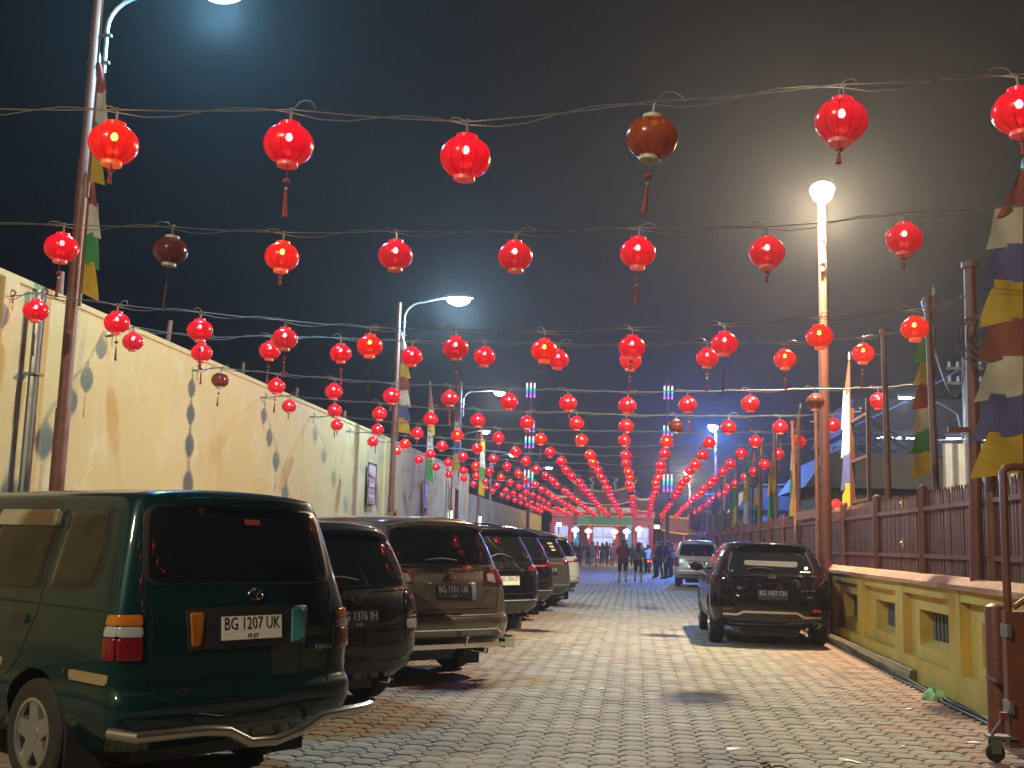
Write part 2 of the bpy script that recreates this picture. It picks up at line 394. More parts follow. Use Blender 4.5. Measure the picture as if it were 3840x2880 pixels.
mb.add(vs, fs); mb.build('coping', M_cap, t, smooth=False)
mb = MB(); prof = [(-.10, 0), (-.10, .09), (-.07, .13), (.001, .14), (.001, 0)]; vs = []
for k in range(41):
    for (px_, pz) in prof: vs.append((px_ + RND.uniform(-.012, .012), 13.7 + 1.4 * k, pz + (RND.uniform(-.012, .012) if pz > .05 else 0)))
fs = [(k * 5 + i, k * 5 + (i + 1) % 5, (k + 1) * 5 + (i + 1) % 5, (k + 1) * 5 + i) for k in range(40) for i in range(5)] + [(0, 1, 2, 3, 4), tuple(200 + i for i in range(5))]
mb.add(vs, fs); mb.build('plinth', M_plinth, t, smooth=False)

FX = 3.47
t = thing('picket_fence', 'brown steel picket fence on top of the low yellow wall', 'fence', (FX, 0, 0))
pk = MB(); pk.prism([(-.036, 1.255), (.036, 1.255), (.036, 2.17), (.0, 2.24), (-.036, 2.17)], -.008, .008, 'x'); pk = pk.mesh('picket', M_iron, smooth=False)
many = MB(); cnt = 0; y = 8.95
while y < 74:
    if cnt < 300:
        o = link('picket', pk, t, (RND.uniform(-.004, .004), y, RND.uniform(-.012, .012))); o.rotation_euler = (RND.uniform(-.008, .008), 0, RND.uniform(-.05, .05))
    else:
        many.prism([(y - .036, 1.255), (y + .036, 1.255), (y + .036, 2.17), (y, 2.24), (y - .036, 2.17)], -.008, .008, 'x')
    cnt += 1; y += .098 if y < 40 else .12
tag(many.build('far_pickets', M_iron, t, smooth=False), kind='stuff')
yp = [8.65, 11.2, 13.82, 16.37, 18.9, 21.45, 24, 26.5, 29, 31.6, 34.1, 36.6, 39.2, 42, 45, 48, 51, 54, 57, 60, 64, 68, 72]
for k in range(len(yp) - 1):
    for z in (1.47, 2.03):
        mb = MB(); mb.box((-.035, (yp[k] + yp[k + 1]) / 2, z), (.045, yp[k + 1] - yp[k], .05)); mb.build('rail', M_iron, t, smooth=False)
for y in yp:
    mb = MB(); mb.lathe([(.0, 1.2), (.062, 1.2), (.062, 2.25), (.055, 2.29), (.03, 2.315), (.0, 2.32)], 12, (-.03, y, 0)); mb.build('post', M_iron, t)
for y, z in ((14.6, 1.62), (14.6, 2.12), (20.4, 2.1)):
    mb = MB(); mb.tube([(-.09, y, z), (-.10, y + .07, z + .02), (-.09, y + .16, z)], .012, 6); mb.tube([(-.09, y, z - .05), (-.09, y, z + .06)], .018, 6)
    mb.build('latch', mat('brass', (.6, .5, .2), .35, metal=.6), t)

# poles along the fence (they carry the lantern cables)
def support_pole(x, y, z, lean, r, m, label, arms=0, z0=0.):
    t = thing('support_pole', label, 'pole', (x, y, 0))
    mb = MB(); mb.tube([(0, 0, z0), (lean[0] * .5, lean[1] * .5, z * .5), (lean[0], lean[1], z)], [r * 1.1, r, r * .9], 10); mb.build('shaft', m, t)
    mb = MB(); mb.tube([(lean[0], lean[1], z - .01), (lean[0], lean[1], z + .05)], r * 1.3, 10); mb.build('cap', m, t)
    mb = MB(); mb.tube([(lean[0] * .93 - .10, lean[1], z * .93), (lean[0] * .93 + .10, lean[1], z * .93)], .012, 6); mb.build('peg', M_grey, t)
    if arms:
        mb = MB(); mb.box((lean[0] * .6, lean[1] * .6, z * .62), (.5, .05, .05)); mb.build('crossbar', m, t)
support_pole(3.36, 11.48, 4.43, (0.02, 0, 0), .062, M_iron, 'thick brown steel post with a crossbar at the fence beside the flags', 1, 1.24)
LB = 'slender brown pole at the picket fence carrying lantern cables'
for x, y, z, ln in ((3.62, 13.75, 4.7, (.06, .55)), (3.62, 16.35, 4.75, (.02, .3)), (3.62, 25.6, 4.5, (.04, -.2)), (3.66, 29.2, 4.6, (-.05, .3)), (3.62, 32.9, 4.5, (.0, .4)), (3.66, 36.5, 4.6, (.1, -.3)), (3.62, 40.2, 4.7, (0, .3)), (3.66, 44, 4.6, (.05, .2)), (3.66, 48, 4.5, (0, .4)), (3.62, 52, 4.5, (.06, .2)), (3.62, 57.5, 4.5, (.0, -.2)), (3.62, 62, 4.5, (.05, .2)), (3.62, 67, 4.5, (.0, .2)), (3.62, 72, 4.5, (0, .1))):
    o = support_pole(x, y, z, ln, .045, M_iron, LB)
for ob in [o for o in COL.objects if o.name.startswith('support_pole') and o.get('label') == LB]: ob['group'] = 'slender poles along the fence'
for x, y, z, ln, lb in ((3.40, 21.3, 4.25, (.02, .25), 'pale orange timber pole in front of the fence beside the ladder frame'), (3.40, 23.9, 4.3, (.05, 1.1), 'leaning orange timber pole at the fence past the ladder frame')):
    support_pole(x, y, z, ln, .04, M_orange, lb)
t = thing('ladder_frame', 'brown ladder-like steel frame rising behind the picket fence', 'frame', (3.75, 18.4, 0))
for dy in (0, 1.35):
    mb = MB(); mb.box((0, dy, 2.0), (.06, .06, 4.0)); mb.build('stile', M_iron, t, smooth=False)
for z in (2.35, 3.05, 3.75):
    mb = MB(); mb.box((0, .675, z), (.045, 1.29, .05)); mb.build('rung', M_iron, t, smooth=False)
t = thing('timber_rail', 'pale orange timber plank along the top of the fence', 'plank', (3.38, 0, 0))
mb = MB(); mb.box((0, 22.6, 2.2), (.045, 2.6, .17)); mb.build('plank', M_orange, t, smooth=False)
mb = MB(); mb.box((-.0, 21.3, 1.75), (.05, .1, 1.0)); mb.build('strut', M_orange, t, smooth=False)

# ------------------------------------------------------------------ street lamps
def lamp_light(loc, col, watts, r=.11):
    ld = bpy.data.lights.new('lamp_light', 'POINT'); ld.color = col; ld.energy = watts; ld.shadow_soft_size = r
    return ld
def street_lamp(base, top, head, col, watts, label, group=None, pole_mat=M_pole, estr=60, rr=.085, powered=True, cat='street lamp', ls=1.):
    t = thing('street_lamp', label, cat, base, 0, group)
    B = Vector(base); hd = Vector(head) - B; z = top
    mb = MB(); mb.tube([(0, 0, 0), (0, 0, z * .33)], rr * 1.15, 12); mb.tube([(0, 0, z * .33), (0, 0, z * .7)], rr, 12); mb.tube([(0, 0, z * .7), (0, 0, z)], rr * .82, 12)
    mb.build('pole', pole_mat, t)
    dirv = Vector((hd.x, hd.y, 0)); ln = dirv.length; dn = dirv.normalized()
    s = dn * .16; pts = [s + Vector((0, 0, hd.z - 1.1)), s + Vector((0, 0, hd.z - .45))]
    for k in range(1, 8):
        a = k / 7 * math.pi / 2; pts.append(s + dn * (.55 * (1 - math.cos(a))) + Vector((0, 0, hd.z - .45 + .5 * math.sin(a))))
    pts.append(dn * (ln - .25) + Vector((0, 0, hd.z + .22)))
    mb = MB(); mb.tube(pts, .032, 8); mb.build('arm', M_grey, t)
    for q in (hd.z - .95, hd.z - .55):
        mb = MB(); mb.box((dn.x * .08, dn.y * .08, q), (abs(dn.x) * .26 + .05, abs(dn.y) * .26 + .05, .04)); mb.build('bracket', M_grey, t)
    rz = math.atan2(dn.y, dn.x); R = Matrix.Rotation(rz, 3, 'Z')
    def ell(a, b_, c, x0, z0, lo, hi):
        mb = MB(); vs = []
        mb.grid(lambda u, v: tuple(hd + R @ Vector((x0 + a * math.cos(2 * math.pi * u) * math.cos(lo + (hi - lo) * v), b_ * math.sin(2 * math.pi * u) * math.cos(lo + (hi - lo) * v), z0 + c * math.sin(lo + (hi - lo) * v)))), 20, 7)
        return mb
    h = ell(.36 * ls, .16 * ls, .12 * ls, 0, .17, -.05, math.pi / 2); h.build('lamp_head', M_grey, t)
    lens = mat('lamp_lens_%.2f_%.2f_%d' % (col[0], col[1], estr), (.8, .8, .8), .3, emit=tuple(min(1, c * .55 + .45) for c in col), estr=estr, sample='NONE')
    h = ell(.27 * ls, .14 * ls, .16 * ls, .02, .155, -math.pi / 2, 0); h.build('lens', lens, t)
    if powered:
        lo = link('lamp_bulb', lamp_light(head, col, watts), t, tuple(hd + Vector((0, 0, .02 - .16 * ls))))
    return t
street_lamp((-7.65, 13.9, 0), 9.4, *LAMPS_LEFT[0], 'rust-red street lamp rising behind the green van by the cream wall', ls=1.25)
street_lamp((-6.95, 31.0, 0), 8.35, *LAMPS_LEFT[1], 'rust-red street lamp whose tip rises above its cool lamp, near the cream banner', ls=1.3)
street_lamp((-7.6, 46.6, 0), 8.3, *LAMPS_LEFT[2], 'rust-red street lamp near the lilac banner at the cream wall')
street_lamp((3.22, 19.4, 0), 7.7, *LAMPS_RIGHT[0], 'very bright warm street lamp on the pole beside the black car', pole_mat=M_iron, ls=1.35)
street_lamp((3.95, 56, 0), 7.6, *LAMPS_RIGHT[1], 'deep blue street lamp rising behind the silver minivan', pole_mat=M_iron, ls=1.7)
street_lamp((4.2, 88, 0), 7.4, *LAMPS_RIGHT[2], 'white street lamp standing near the temple gate', pole_mat=M_iron, ls=1.5)
street_lamp((-7.6, -3.0, 0), 9.2, *LAMP_BEHIND, 'warm street lamp at the cream wall behind the viewpoint')
for k, q in enumerate(((-8.9, 64, 7.76), (-8.9, 79, 7.6), (-7.3, 92, 7.6))):
    street_lamp((q[0] - 1.6, q[1], 0), q[2] + .2, q, (.75, .88, 1), 250, 'small far white street lamp beyond the yellow ribbed fence', 'far street lamps', M_grey, 40)
t = thing('drain_pipe', 'pale grey pipe standing beside the rust-red lamp pole at the cream wall', 'pipe', (-7.86, 13.45, 0))
mb = MB(); mb.tube([(0, 0, 0), (0, 0, 4.62)], .06, 10); mb.build('pipe', M_grey, t)
for z in (1.9, 3.5):
    mb = MB(); mb.box((.0, .0, z), (.2, .2, .03)); mb.build('clamp', M_grey, t)

# ------------------------------------------------------------------ tall flags
FC = dict(red=(.33, .05, .04), white=(.62, .62, .55), blue=(.10, .12, .36), yellow=(.60, .42, .02), green=(.05, .30, .07), rust=(.30, .08, .05))
def flag(base, zt, zb, cols, wd, ang, label, lean=(0, 0), group=None, pr=.022, cat='flag', zs=0.):
    t = thing('tall_flag', label, cat, base, 0, group)
    P = lambda z: Vector((lean[0] * z / zt, lean[1] * z / zt, z))
    mb = MB(); mb.tube([P(zs), P((zs + zt) * .5), P(zt)], [pr * 1.3, pr * 1.1, pr * .6], 8); mb.build('pole', M_iron, t)
    mb = MB(); mb.lathe([(.0, .1), (pr * 1.1, .03), (pr * 1.2, -.05)], 8, P(zt)); mb.build('finial', M_grey, t)
    n = len(cols); dx, dy = math.cos(ang), math.sin(ang); h = (zt - zb) / n
    for k, c in enumerate(cols):
        z1 = zt - .06 - k * h; z0 = z1 - h; w0 = wd * (.10 if k == 0 else (.52 + .03 * k)); w1 = wd * min(1.05, (.55 if k == 0 else .72 + .06 * k)); ph = RND.uniform(0, 6)
        dr = h * RND.uniform(.12, .34)
        def fn(u, v, z0=z0, z1=z1, w0=w0, w1=w1, ph=ph, dr=dr):
            z = z1 + (z0 - z1) * v - dr * u * v; wv = (w0 + (w1 - w0) * v) * u; q = .07 * wd * math.sin(5 * u + ph + 3 * v) * u
            p = P(z); return (p.x + dx * wv - dy * q, p.y + dy * wv + dx * q, z)
        mb = MB(); mb.grid(fn, 8, 8); mb.build('panel', mat('flag_' + c, FC[c], .8, noise=.25, nscale=5), t)
flag((3.62, 10.95, 0), 5.3, 2.35, ['red', 'white', 'blue', 'yellow', 'rust', 'white', 'blue', 'yellow'], .50, rad(185), 'tall flag of red, white, blue and yellow panels beside the thick fence post', (.12, -.12), pr=.03)
flag((-7.50, 13.78, 0), 8.0, 6.3, ['red', 'white', 'green', 'yellow'], .36, rad(-20), 'tall flag of red, white, green and yellow panels high on the lamp pole', (0, 0), None, .02, zs=6.0)
flag((-7.52, 13.85, 0), 6.4, 4.75, ['red', 'white', 'green', 'yellow'], .32, rad(-10), 'narrow flag with long green and yellow panels hanging lower at the lamp pole', (0, 0), None, .02, zs=4.5)
flag((-6.83, 30.9, 0), 7.4, 4.6, ['white', 'blue', 'yellow', 'red', 'white', 'blue', 'yellow'], .42, rad(-15), 'tall flag of white, blue and yellow panels on the lamp pole near the banner', (0, 0), None, .02, zs=4.3)
flag((3.85, 15.2, 0), 5.0, 2.6, ['rust', 'white', 'green', 'yellow', 'red', 'white', 'green', 'yellow'], .34, rad(200), 'tall flag with green and yellow panels behind the picket fence near the latch', (.1, -.2))
flag((3.75, 19.9, 0), 4.95, 2.2, ['rust', 'white', 'white', 'blue', 'yellow'], .2, rad(170), 'rolled white flag on an orange stick beside the bright lamp pole', (.02, .1))
for k, (x, y, cols) in enumerate(((3.8, 26.8, ['rust', 'white', 'green', 'yellow']), (3.8, 31.2, ['white', 'yellow', 'green']), (3.85, 35.2, ['white', 'blue', 'yellow', 'green']), (3.85, 39, ['green', 'yellow', 'white']), (3.85, 43.5, ['white', 'green', 'yellow']), (3.85, 49.2, ['yellow', 'white', 'green']), (3.85, 54.6, ['white', 'blue', 'yellow']))):
    flag((x, y, 0), 4.9, 2.3, cols, .34, rad(200), 'tall flag of ' + ', '.join(cols[:-1]) + ' and ' + cols[-1] + ' panels behind the fence', (.08, -.15))
for k, (x, y, cols) in enumerate(((-7.3, 37.5, ['red', 'yellow', 'white', 'green']), (-7.3, 43.0, ['red', 'white', 'blue', 'yellow', 'white']), (-7.3, 50.5, ['red', 'yellow', 'white', 'green', 'yellow']))):
    flag((x, y, 0), 6.9, 3.7, cols, .36, rad(-15), 'tall flag of ' + ', '.join(cols[:-1]) + ' and ' + cols[-1] + ' panels by the cream wall', (.1, 0))

# ------------------------------------------------------------------ cars
class Car:
    # local frame: +y forward, x right, origin on the ground under the rear axle
    def __init__(s, name, label, cat, loc, heading, rows, paint, D=.26, n=3.4, DF=.55, crown=.07, wb=2.65, wr=.33, track=.74, wheel_w=.205, rimstyle=5, group=None):
        s.rows = rows; z = [r[0] for r in rows]; zs = np.linspace(z[0], z[-1], 200)
        def sm(a):
            v = np.interp(zs, z, a); k = np.ones(7) / 7; p = np.pad(v, 3, mode='edge'); return np.convolve(p, k, 'valid')
        s.zs = zs; s.yr = sm([r[1] for r in rows]); s.yf = sm([r[2] for r in rows]); s.w = sm([r[3] for r in rows])
        s.D, s.n, s.DF, s.crown = D, n, DF, crown; s.z0, s.z1 = z[0], z[-1]
        s.t = thing(name, label, cat, loc, heading, group); s.paint = paint; s.wr = wr; s.wb = wb
        s.body(); s.wheels(track, wheel_w, rimstyle)
    def at(s, z):
        z = min(max(z, s.z0), s.z1); return (float(np.interp(z, s.zs, s.yr)), float(np.interp(z, s.zs, s.yf)), float(np.interp(z, s.zs, s.w)))
    def rear(s, x, z):
        yr, yf, w_ = s.at(z); tt = min(abs(x) / w_, .9995); return Vector((x, yr + s.D * (1 - (1 - tt ** s.n) ** (1 / s.n)), z))
    def front(s, x, z):
        yr, yf, w_ = s.at(z); tt = min(abs(x) / w_, .9995); return Vector((x, yf - s.DF * (1 - (1 - tt ** s.n) ** (1 / s.n)), z))
    def side(s, y, z, sg):
        yr, yf, w_ = s.at(z)
        if y < yr + s.D: q = min(1., max(0., (s.D - (y - yr)) / s.D)); x = w_ * (1 - q ** s.n) ** (1 / s.n)
        elif y > yf - s.DF: q = min(1., max(0., (s.DF - (yf - y)) / s.DF)); x = w_ * (1 - q ** s.n) ** (1 / s.n)
        else: x = w_
        return Vector((sg * x, y, z))
    def ring(s, z, wk=1., yk=0.):
        yr, yf, w_ = s.at(z); yr += yk; yf -= yk; w_ *= wk; half = []
        A = [math.pi / 2 * (k / 9) for k in range(10)]
        for a in A:
            x = w_ * math.sin(a) ** (2 / s.n); half.append((x, yr + s.D * (1 - (max(0, math.cos(a))) ** (2 / s.n))))
        for k in range(1, 26): half.append((w_, yr + s.D + (yf - s.DF - yr - s.D) * k / 26))
        for a in A[::-1]:
            x = w_ * math.sin(a) ** (2 / s.n); half.append((x, yf - s.DF * (1 - (max(0, math.cos(a))) ** (2 / s.n))))
        return half
    def body(s):
        layers = []
        bz = s.z0
        layers.append([(x * .02, y, bz + .01) for x, y in s.ring(bz, 1, .1)]); layers.append([(x * .9, y, bz) for x, y in s.ring(bz, 1, .03)])
        zz = list(np.linspace(s.z0, s.z1, 46))
        for z in zz: layers.append([(x, y, z) for x, y in s.ring(z)])
        for k in range(1, 8):
            q = k / 7; wk = math.cos(q * math.pi / 2) if k < 7 else 0; layers.append([(x * wk, y, s.z1 + s.crown * math.sin(q * math.pi / 2) * (1 - .35 * ((y - (s.at(s.z1)[0] + s.at(s.z1)[1]) / 2) / 1.6) ** 2)) for x, y in s.ring(s.z1, 1, .22 * (1 - math.sqrt(1 - (q * .98) ** 2)))])
        m = len(layers[0]); vs = []; fs = []
        for L in layers:
            vs += L; vs += [(-x, y, z) for x, y, z in L]
        for i in range(len(layers) - 1):
            a, b_ = i * 2 * m, (i + 1) * 2 * m
            for j in range(m - 1):
                fs.append((a + j, a + j + 1, b_ + j + 1, b_ + j)); fs.append((a + m + j + 1, a + m + j, b_ + m + j, b_ + m + j + 1))
        me = bpy.data.meshes.new('body'); me.from_pydata(vs, [], fs)
        bm = bmesh.new(); bm.from_mesh(me); bmesh.ops.remove_doubles(bm, verts=bm.verts, dist=.0015); bmesh.ops.dissolve_degenerate(bm, dist=.0005, edges=bm.edges)
        bmesh.ops.holes_fill(bm, edges=bm.edges, sides=0); bmesh.ops.recalc_face_normals(bm, faces=bm.faces); bm.to_mesh(me); bm.free()
        me.materials.append(s.paint); me.materials.append(M_blackpl)
        o = link('body', me, s.t)
        cut = MB()
        for y in (0, s.wb):
            for sg in (-1, 1):
                cut.lathe([(.0, 0), (s.wr * 1.2, 0), (s.wr * 1.2, .55), (.0, .55)], 28, (sg * .48, y, s.wr), M=Matrix.Rotation(sg * rad(90), 3, 'Y'), mi=0)
        cm = cut.mesh('cut', M_blackpl, smooth=False); bm = bmesh.new(); bm.from_mesh(cm); bmesh.ops.remove_doubles(bm, verts=bm.verts, dist=1e-5); bmesh.ops.recalc_face_normals(bm, faces=bm.faces); bm.to_mesh(cm); bm.free()
        co = bpy.data.objects.new('cut', cm); COL.objects.link(co); co.parent = s.t
        md = o.modifiers.new('b', 'BOOLEAN'); md.object = co; md.operation = 'DIFFERENCE'; md.solver = 'EXACT'
        try: md.material_mode = 'TRANSFER'
        except Exception: pass
        dg = bpy.context.evaluated_depsgraph_get(); dg.update(); nm = bpy.data.meshes.new_from_object(o.evaluated_get(dg))
        o.modifiers.clear(); o.data = nm; bpy.data.objects.remove(co)
        finish(nm, True, 30, False); s.bodyo = o
    def wheels(s, track, ww, style):
        ty = MB(); r = s.wr; h = ww / 2
        R = Matrix.Rotation(rad(90), 3, 'Y')
        ty.lathe([(r * .62, -h * .9), (r * .8, -h), (r * .95, -h * .92), (r, -h * .7), (r * .985, -h * .66), (r * .985, -h * .6), (r, -h * .56), (r, -h * .06), (r * .985, -h * .04), (r * .985, h * .04), (r, h * .06), (r, h * .56), (r * .985, h * .6), (r * .985, h * .66), (r, h * .7), (r * .95, h * .92), (r * .8, h), (r * .62, h * .9), (r * .62, -h * .9)], 36, M=R)
        tm = ty.mesh('wheel', M_tyre)
        rm = MB(); rm.lathe([(r * .55, -h * .8), (r * .66, -h * .95), (r * .66, h * .95), (r * .60, h * .98), (r * .58, h * .7)], 30, M=R); rm.lathe([(r * .58, h * .7), (r * .55, h * .05), (.0, h * .05)], 30, M=R, mi=1)
        rm.lathe([(.0, h * .85), (r * .16, h * .85), (r * .2, h * .6), (r * .2, h * .1)], 14, M=R)
        for k in range(style):
            a = 2 * math.pi * k / style; Q = Matrix.Rotation(a, 3, 'X')
            wd = r * (.17 if style == 5 else .10)
            rm.add([Q @ Vector(p) for p in ((h * .8, -wd * 1.1, r * .14), (h * .8, wd * 1.1, r * .14), (h * .86, wd * .8, r * .6), (h * .86, -wd * .8, r * .6), (h * .1, -wd * 1.3, r * .14), (h * .1, wd * 1.3, r * .14), (h * .3, wd, r * .6), (h * .3, -wd, r * .6))], [(0, 1, 2, 3), (0, 4, 5, 1), (1, 5, 6, 2), (2, 6, 7, 3), (3, 7, 4, 0)])
        rmm = rm.mesh('rim', [M_rim, M_black])
        for y in (0, s.wb):
            for sg in (-1, 1):
                o = link('wheel', tm, s.t, (sg * track, y, s.wr)); o.rotation_euler = (RND.uniform(0, 6), 0, 0 if sg > 0 else math.pi)
                link('rim', rmm, o)
    # ---- patches laid on the body
    def fn(s, kind):
        if kind == 'rear': return lambda a, z: s.rear(a, z)
        if kind == 'front': return lambda a, z: s.front(a, z)
        return lambda a, z: s.side(a, z, 1 if kind == 'right' else -1)
    def normal(s, kind, a, z):
        f = s.fn(kind); e = .006; p = f(a, z); du = f(a + e, z) - f(a - e, z); dv = f(a, z + e) - f(a, z - e); n_ = du.cross(dv)
        n_ = n_.normalized() if n_.length > 1e-12 else Vector((0, -1, 0))
        ref = {'rear': Vector((0, -1, .05)), 'front': Vector((0, 1, .05)), 'right': Vector((1, 0, 0)), 'left': Vector((-1, 0, 0))}[kind]
        return n_ if n_.dot(ref) > 0 else -n_
    @staticmethod
    def rounded(poly, r, step=.07):
        out = []; n = len(poly)
        for i in range(n):
            p0, p1, p2 = Vector(poly[i - 1]), Vector(poly[i]), Vector(poly[(i + 1) % n]); a = (p0 - p1); b_ = (p2 - p1); rr = min(r, a.length * .45, b_.length * .45)
            if rr < 1e-4: out.append(p1); continue
            A, B = p1 + a.normalized() * rr, p1 + b_.normalized() * rr
            for k in range(5):
                u = k / 4; out.append(A * (1 - u) ** 2 + p1 * 2 * u * (1 - u) + B * u * u)
        res = []
        for i in range(len(out)):
            a, b_ = out[i], out[(i + 1) % len(out)]; k = max(1, int((b_ - a).length / step))
            for q in range(k): res.append(a.lerp(b_, q / k))
        return res
    def patch(s, mb, kind, poly, r=.03, eps=.006, mi=0, inset=.006):
        o = s.rounded(poly, r); c = sum(o, Vector((0, 0))) / len(o); f = s.fn(kind); rings = []
        size = max((p - c).length for p in o)
        for sc_, e in ((1, -.012), (1, eps * .6), (1 - inset / size, eps), (.78, eps), (.55, eps), (.3, eps), (.1, eps)):
            rg = []
            for p in o:
                q = c + (p - c) * sc_; rg.append(f(q.x, q.y) + s.normal(kind, q.x, q.y) * e)
            rings.append(rg)
        n = len(o); vs = [v for rg in rings for v in rg]; k = len(rings)
        fs = [(i * n + j, i * n + (j + 1) % n, (i + 1) * n + (j + 1) % n, (i + 1) * n + j) for i in range(k - 1) for j in range(n)] + [tuple((k - 1) * n + j for j in range(n))]
        mb.add(vs, fs, mi)
    def part(s, name, m, kind, poly, r=.03, eps=.006, parent=None):
        mb = MB(); s.patch(mb, kind, poly, r, eps); o = mb.build(name, m, parent or s.t, ang=50); return o
    def both(s, name, m, kind, poly, r=.03, eps=.006):
        a = s.part(name, m, kind, poly, r, eps); b_ = s.part(name, m, kind, [(-x, z) for x, z in poly], r, eps); return a, b_
    def seam(s, name, kind, pts, wd=.007, m=None, eps=.0025, parent=None):
        f = s.fn(kind); P = []
        for a, b_ in zip(pts[:-1], pts[1:]):
            n = max(1, int((Vector(b_) - Vector(a)).length / .05))
            for k in range(n): P.append(Vector(a).lerp(Vector(b_), k / n))
        P.append(Vector(pts[-1])); mb = MB(); L = []
        for i, p in enumerate(P):
            t_ = P[min(i + 1, len(P) - 1)] - P[max(i - 1, 0)]; nn = Vector((-t_.y, t_.x)).normalized() * wd / 2
            for q in (p - nn, p + nn): L.append(f(q.x, q.y) + s.normal(kind, q.x, q.y) * eps)
        mb.add(L, [(2 * i, 2 * i + 1, 2 * i + 3, 2 * i + 2) for i in range(len(P) - 1)]); return mb.build(name, m or M_seam, parent or s.bodyo)
    def plate(s, z, txt, sub, white, x=0., h=.135, w_=.43, name='number_plate'):
        p = s.rear(x, z); n_ = s.normal('rear', x, z); n_.x *= .3; n_.normalize()
        u = Vector((1, 0, 0)); u = (u - n_ * u.dot(n_)).normalized(); v = n_.cross(u); v = -v if v.z < 0 else v
        mb = MB(); M_ = Matrix((u, v, n_)).transposed(); mb.box(p + n_ * .016, (w_ + .02, h + .02, .012), M=M_)
        fr = mb.build(name, M_plateb, s.t, smooth=False)
        mb = MB(); mb.box(p + n_ * .022, (w_, h, .006), M=M_); mb.build('plate_face', M_platew if white else M_plateb, fr, smooth=False)
        ink = M_ink if white else mat('plate_white_ink', (.38, .38, .38), .5)
        for body, size, dy in ((txt, .098, .022), (sub, .036, -.048)):
            if not body: continue
            me = text_mesh(body, size, .0008); me.materials.clear(); me.materials.append(ink)
            xs = [q.co.x for q in me.vertices]; wdt = max(xs) - min(xs); k = (.395 / wdt) if body == txt else 1
            for q in me.vertices:
                c = q.co.copy(); q.co = p + n_ * (.0262 + c.z) + u * c.x * k + v * (c.y * (1.05 if body == txt else 1) + dy)
            link('plate_lettering', me, fr)
        return p, n_
    def badge(s, x, z, r=.05, m=None):
        p = s.rear(x, z); n_ = s.normal('rear', x, z); u = Vector((1, 0, 0)); v = n_.cross(u); v = -v if v.z < 0 else v
        mb = MB()
        E_ = lambda a, rx, rz, cz=0: p + n_ * .012 + u * rx * math.cos(a) + v * (rz * math.sin(a) + cz)
        A = [i * 2 * math.pi / 20 for i in range(21)]
        mb.tube([E_(a, r, r * .68) for a in A], .006, 5, cap=False); mb.tube([E_(a, r * .62, r * .3, r * .3) for a in A], .005, 5, cap=False); mb.tube([E_(a, r * .26, r * .62) for a in A], .005, 5, cap=False)
        mb.build('badge', m or M_chrome, s.t)
    def lettering(s, x, z, body, size, m):
        p = s.rear(x, z); n_ = s.normal('rear', x, z); u = Vector((1, 0, 0)); u = (u - n_ * u.dot(n_)).normalized(); v = n_.cross(u); v = -v if v.z < 0 else v
        me = text_mesh(body, size, .002); me.materials.clear(); me.materials.append(m)
        for q in me.vertices: c = q.co.copy(); q.co = s.rear(x + c.x, z + c.y) + n_ * (.006 + c.z)
        link('lettering', me, s.t)
    def mirror(s, y, z, m):
        for sg in (-1, 1):
            p = s.side(y, z, sg); mb = MB(); c = p + Vector((sg * .16, 0, .04))
            mb.grid(lambda u, v: tuple(c + Vector((.115 * math.cos(6.283 * u) * math.sin(math.pi * v) * 1.0, .06 * math.cos(math.pi * v), .085 * math.sin(6.283 * u) * math.sin(math.pi * v)))), 16, 8); mb.tube([p, c], .025, 6)
            mb.build('wing_mirror', m, s.t)
    def side_glass(s, wins, belt=None, frame=.02):
        for kind in ('left', 'right'):
            for poly in wins:
                g_ = s.part('side_window', M_glass, kind, poly, .05, .007)
                c = sum((Vector(p) for p in poly), Vector((0, 0))) / len(poly)
                s.part('window_frame', M_blackpl, kind, [tuple(c + (Vector(p) - c) * (1 + frame / (Vector(p) - c).length)) for p in poly], .055, .004, g_)
    def rear_glass(s, poly, frame=.025, r=.07):
        g_ = s.part('rear_window', M_glass, 'rear', poly, r, .008); c = sum((Vector(p) for p in poly), Vector((0, 0))) / len(poly)
        s.part('window_seal', M_blackpl, 'rear', [tuple(c + (Vector(p) - c) * (1 + frame / (Vector(p) - c).length)) for p in poly], r, .004, g_); return g_
    def front_bits(s, hood_z, wind):
        s.part('windscreen', M_glass, 'front', wind, .06, .006); 
        for sg in (-1, 1): s.part('headlight', M_clear, 'front', [(sg * .42, hood_z - .28), (sg * .76, hood_z - .24), (sg * .78, hood_z - .1), (sg * .44, hood_z - .16)], .03, .008)
        s.part('grille', M_blackpl, 'front', [(-.36, hood_z - .32), (.36, hood_z - .32), (.38, hood_z - .18), (-.38, hood_z - .18)], .02, .006)
    def spoiler(s, wd, out, z, m, th=.035, back=.30, lamp=True):
        yr = s.at(min(z, s.z1))[0]; mb = MB()
        mb.grid(lambda u, v: ((u - .5) * 2 * wd * (1 - .04 * v), yr + back - (back + out) * v + .10 * abs(2 * u - 1) ** 3, z + th - (.02 + .02 * v) + .018 - .06 * abs(2 * u - 1) ** 4), 16, 5)
        mb.grid(lambda u, v: ((u - .5) * 2 * wd * (1 - .04 * v), yr + back - (back + out) * v + .10 * abs(2 * u - 1) ** 3, z - .02 - .01 * v - .06 * abs(2 * u - 1) ** 4), 16, 5)
        mb.grid(lambda u, v: ((u - .5) * 2 * wd * .96, yr - out + .10 * abs(2 * u - 1) ** 3, z - .03 + (th + .008) * v - .06 * abs(2 * u - 1) ** 4), 16, 1)
        sp = mb.build('spoiler', m, s.t, ang=40)
    def wiper(s, x0, x1, z, rise=.03):
        f = lambda a: s.rear(a, z + rise * math.sin((a - x0) / (x1 - x0) * math.pi)) + s.normal('rear', a, z) * .025
        mb = MB(); mb.tube([f(x0 + (x1 - x0) * k / 10) for k in range(11)], .009, 6); mb.build('wiper', M_blackpl, s.t)
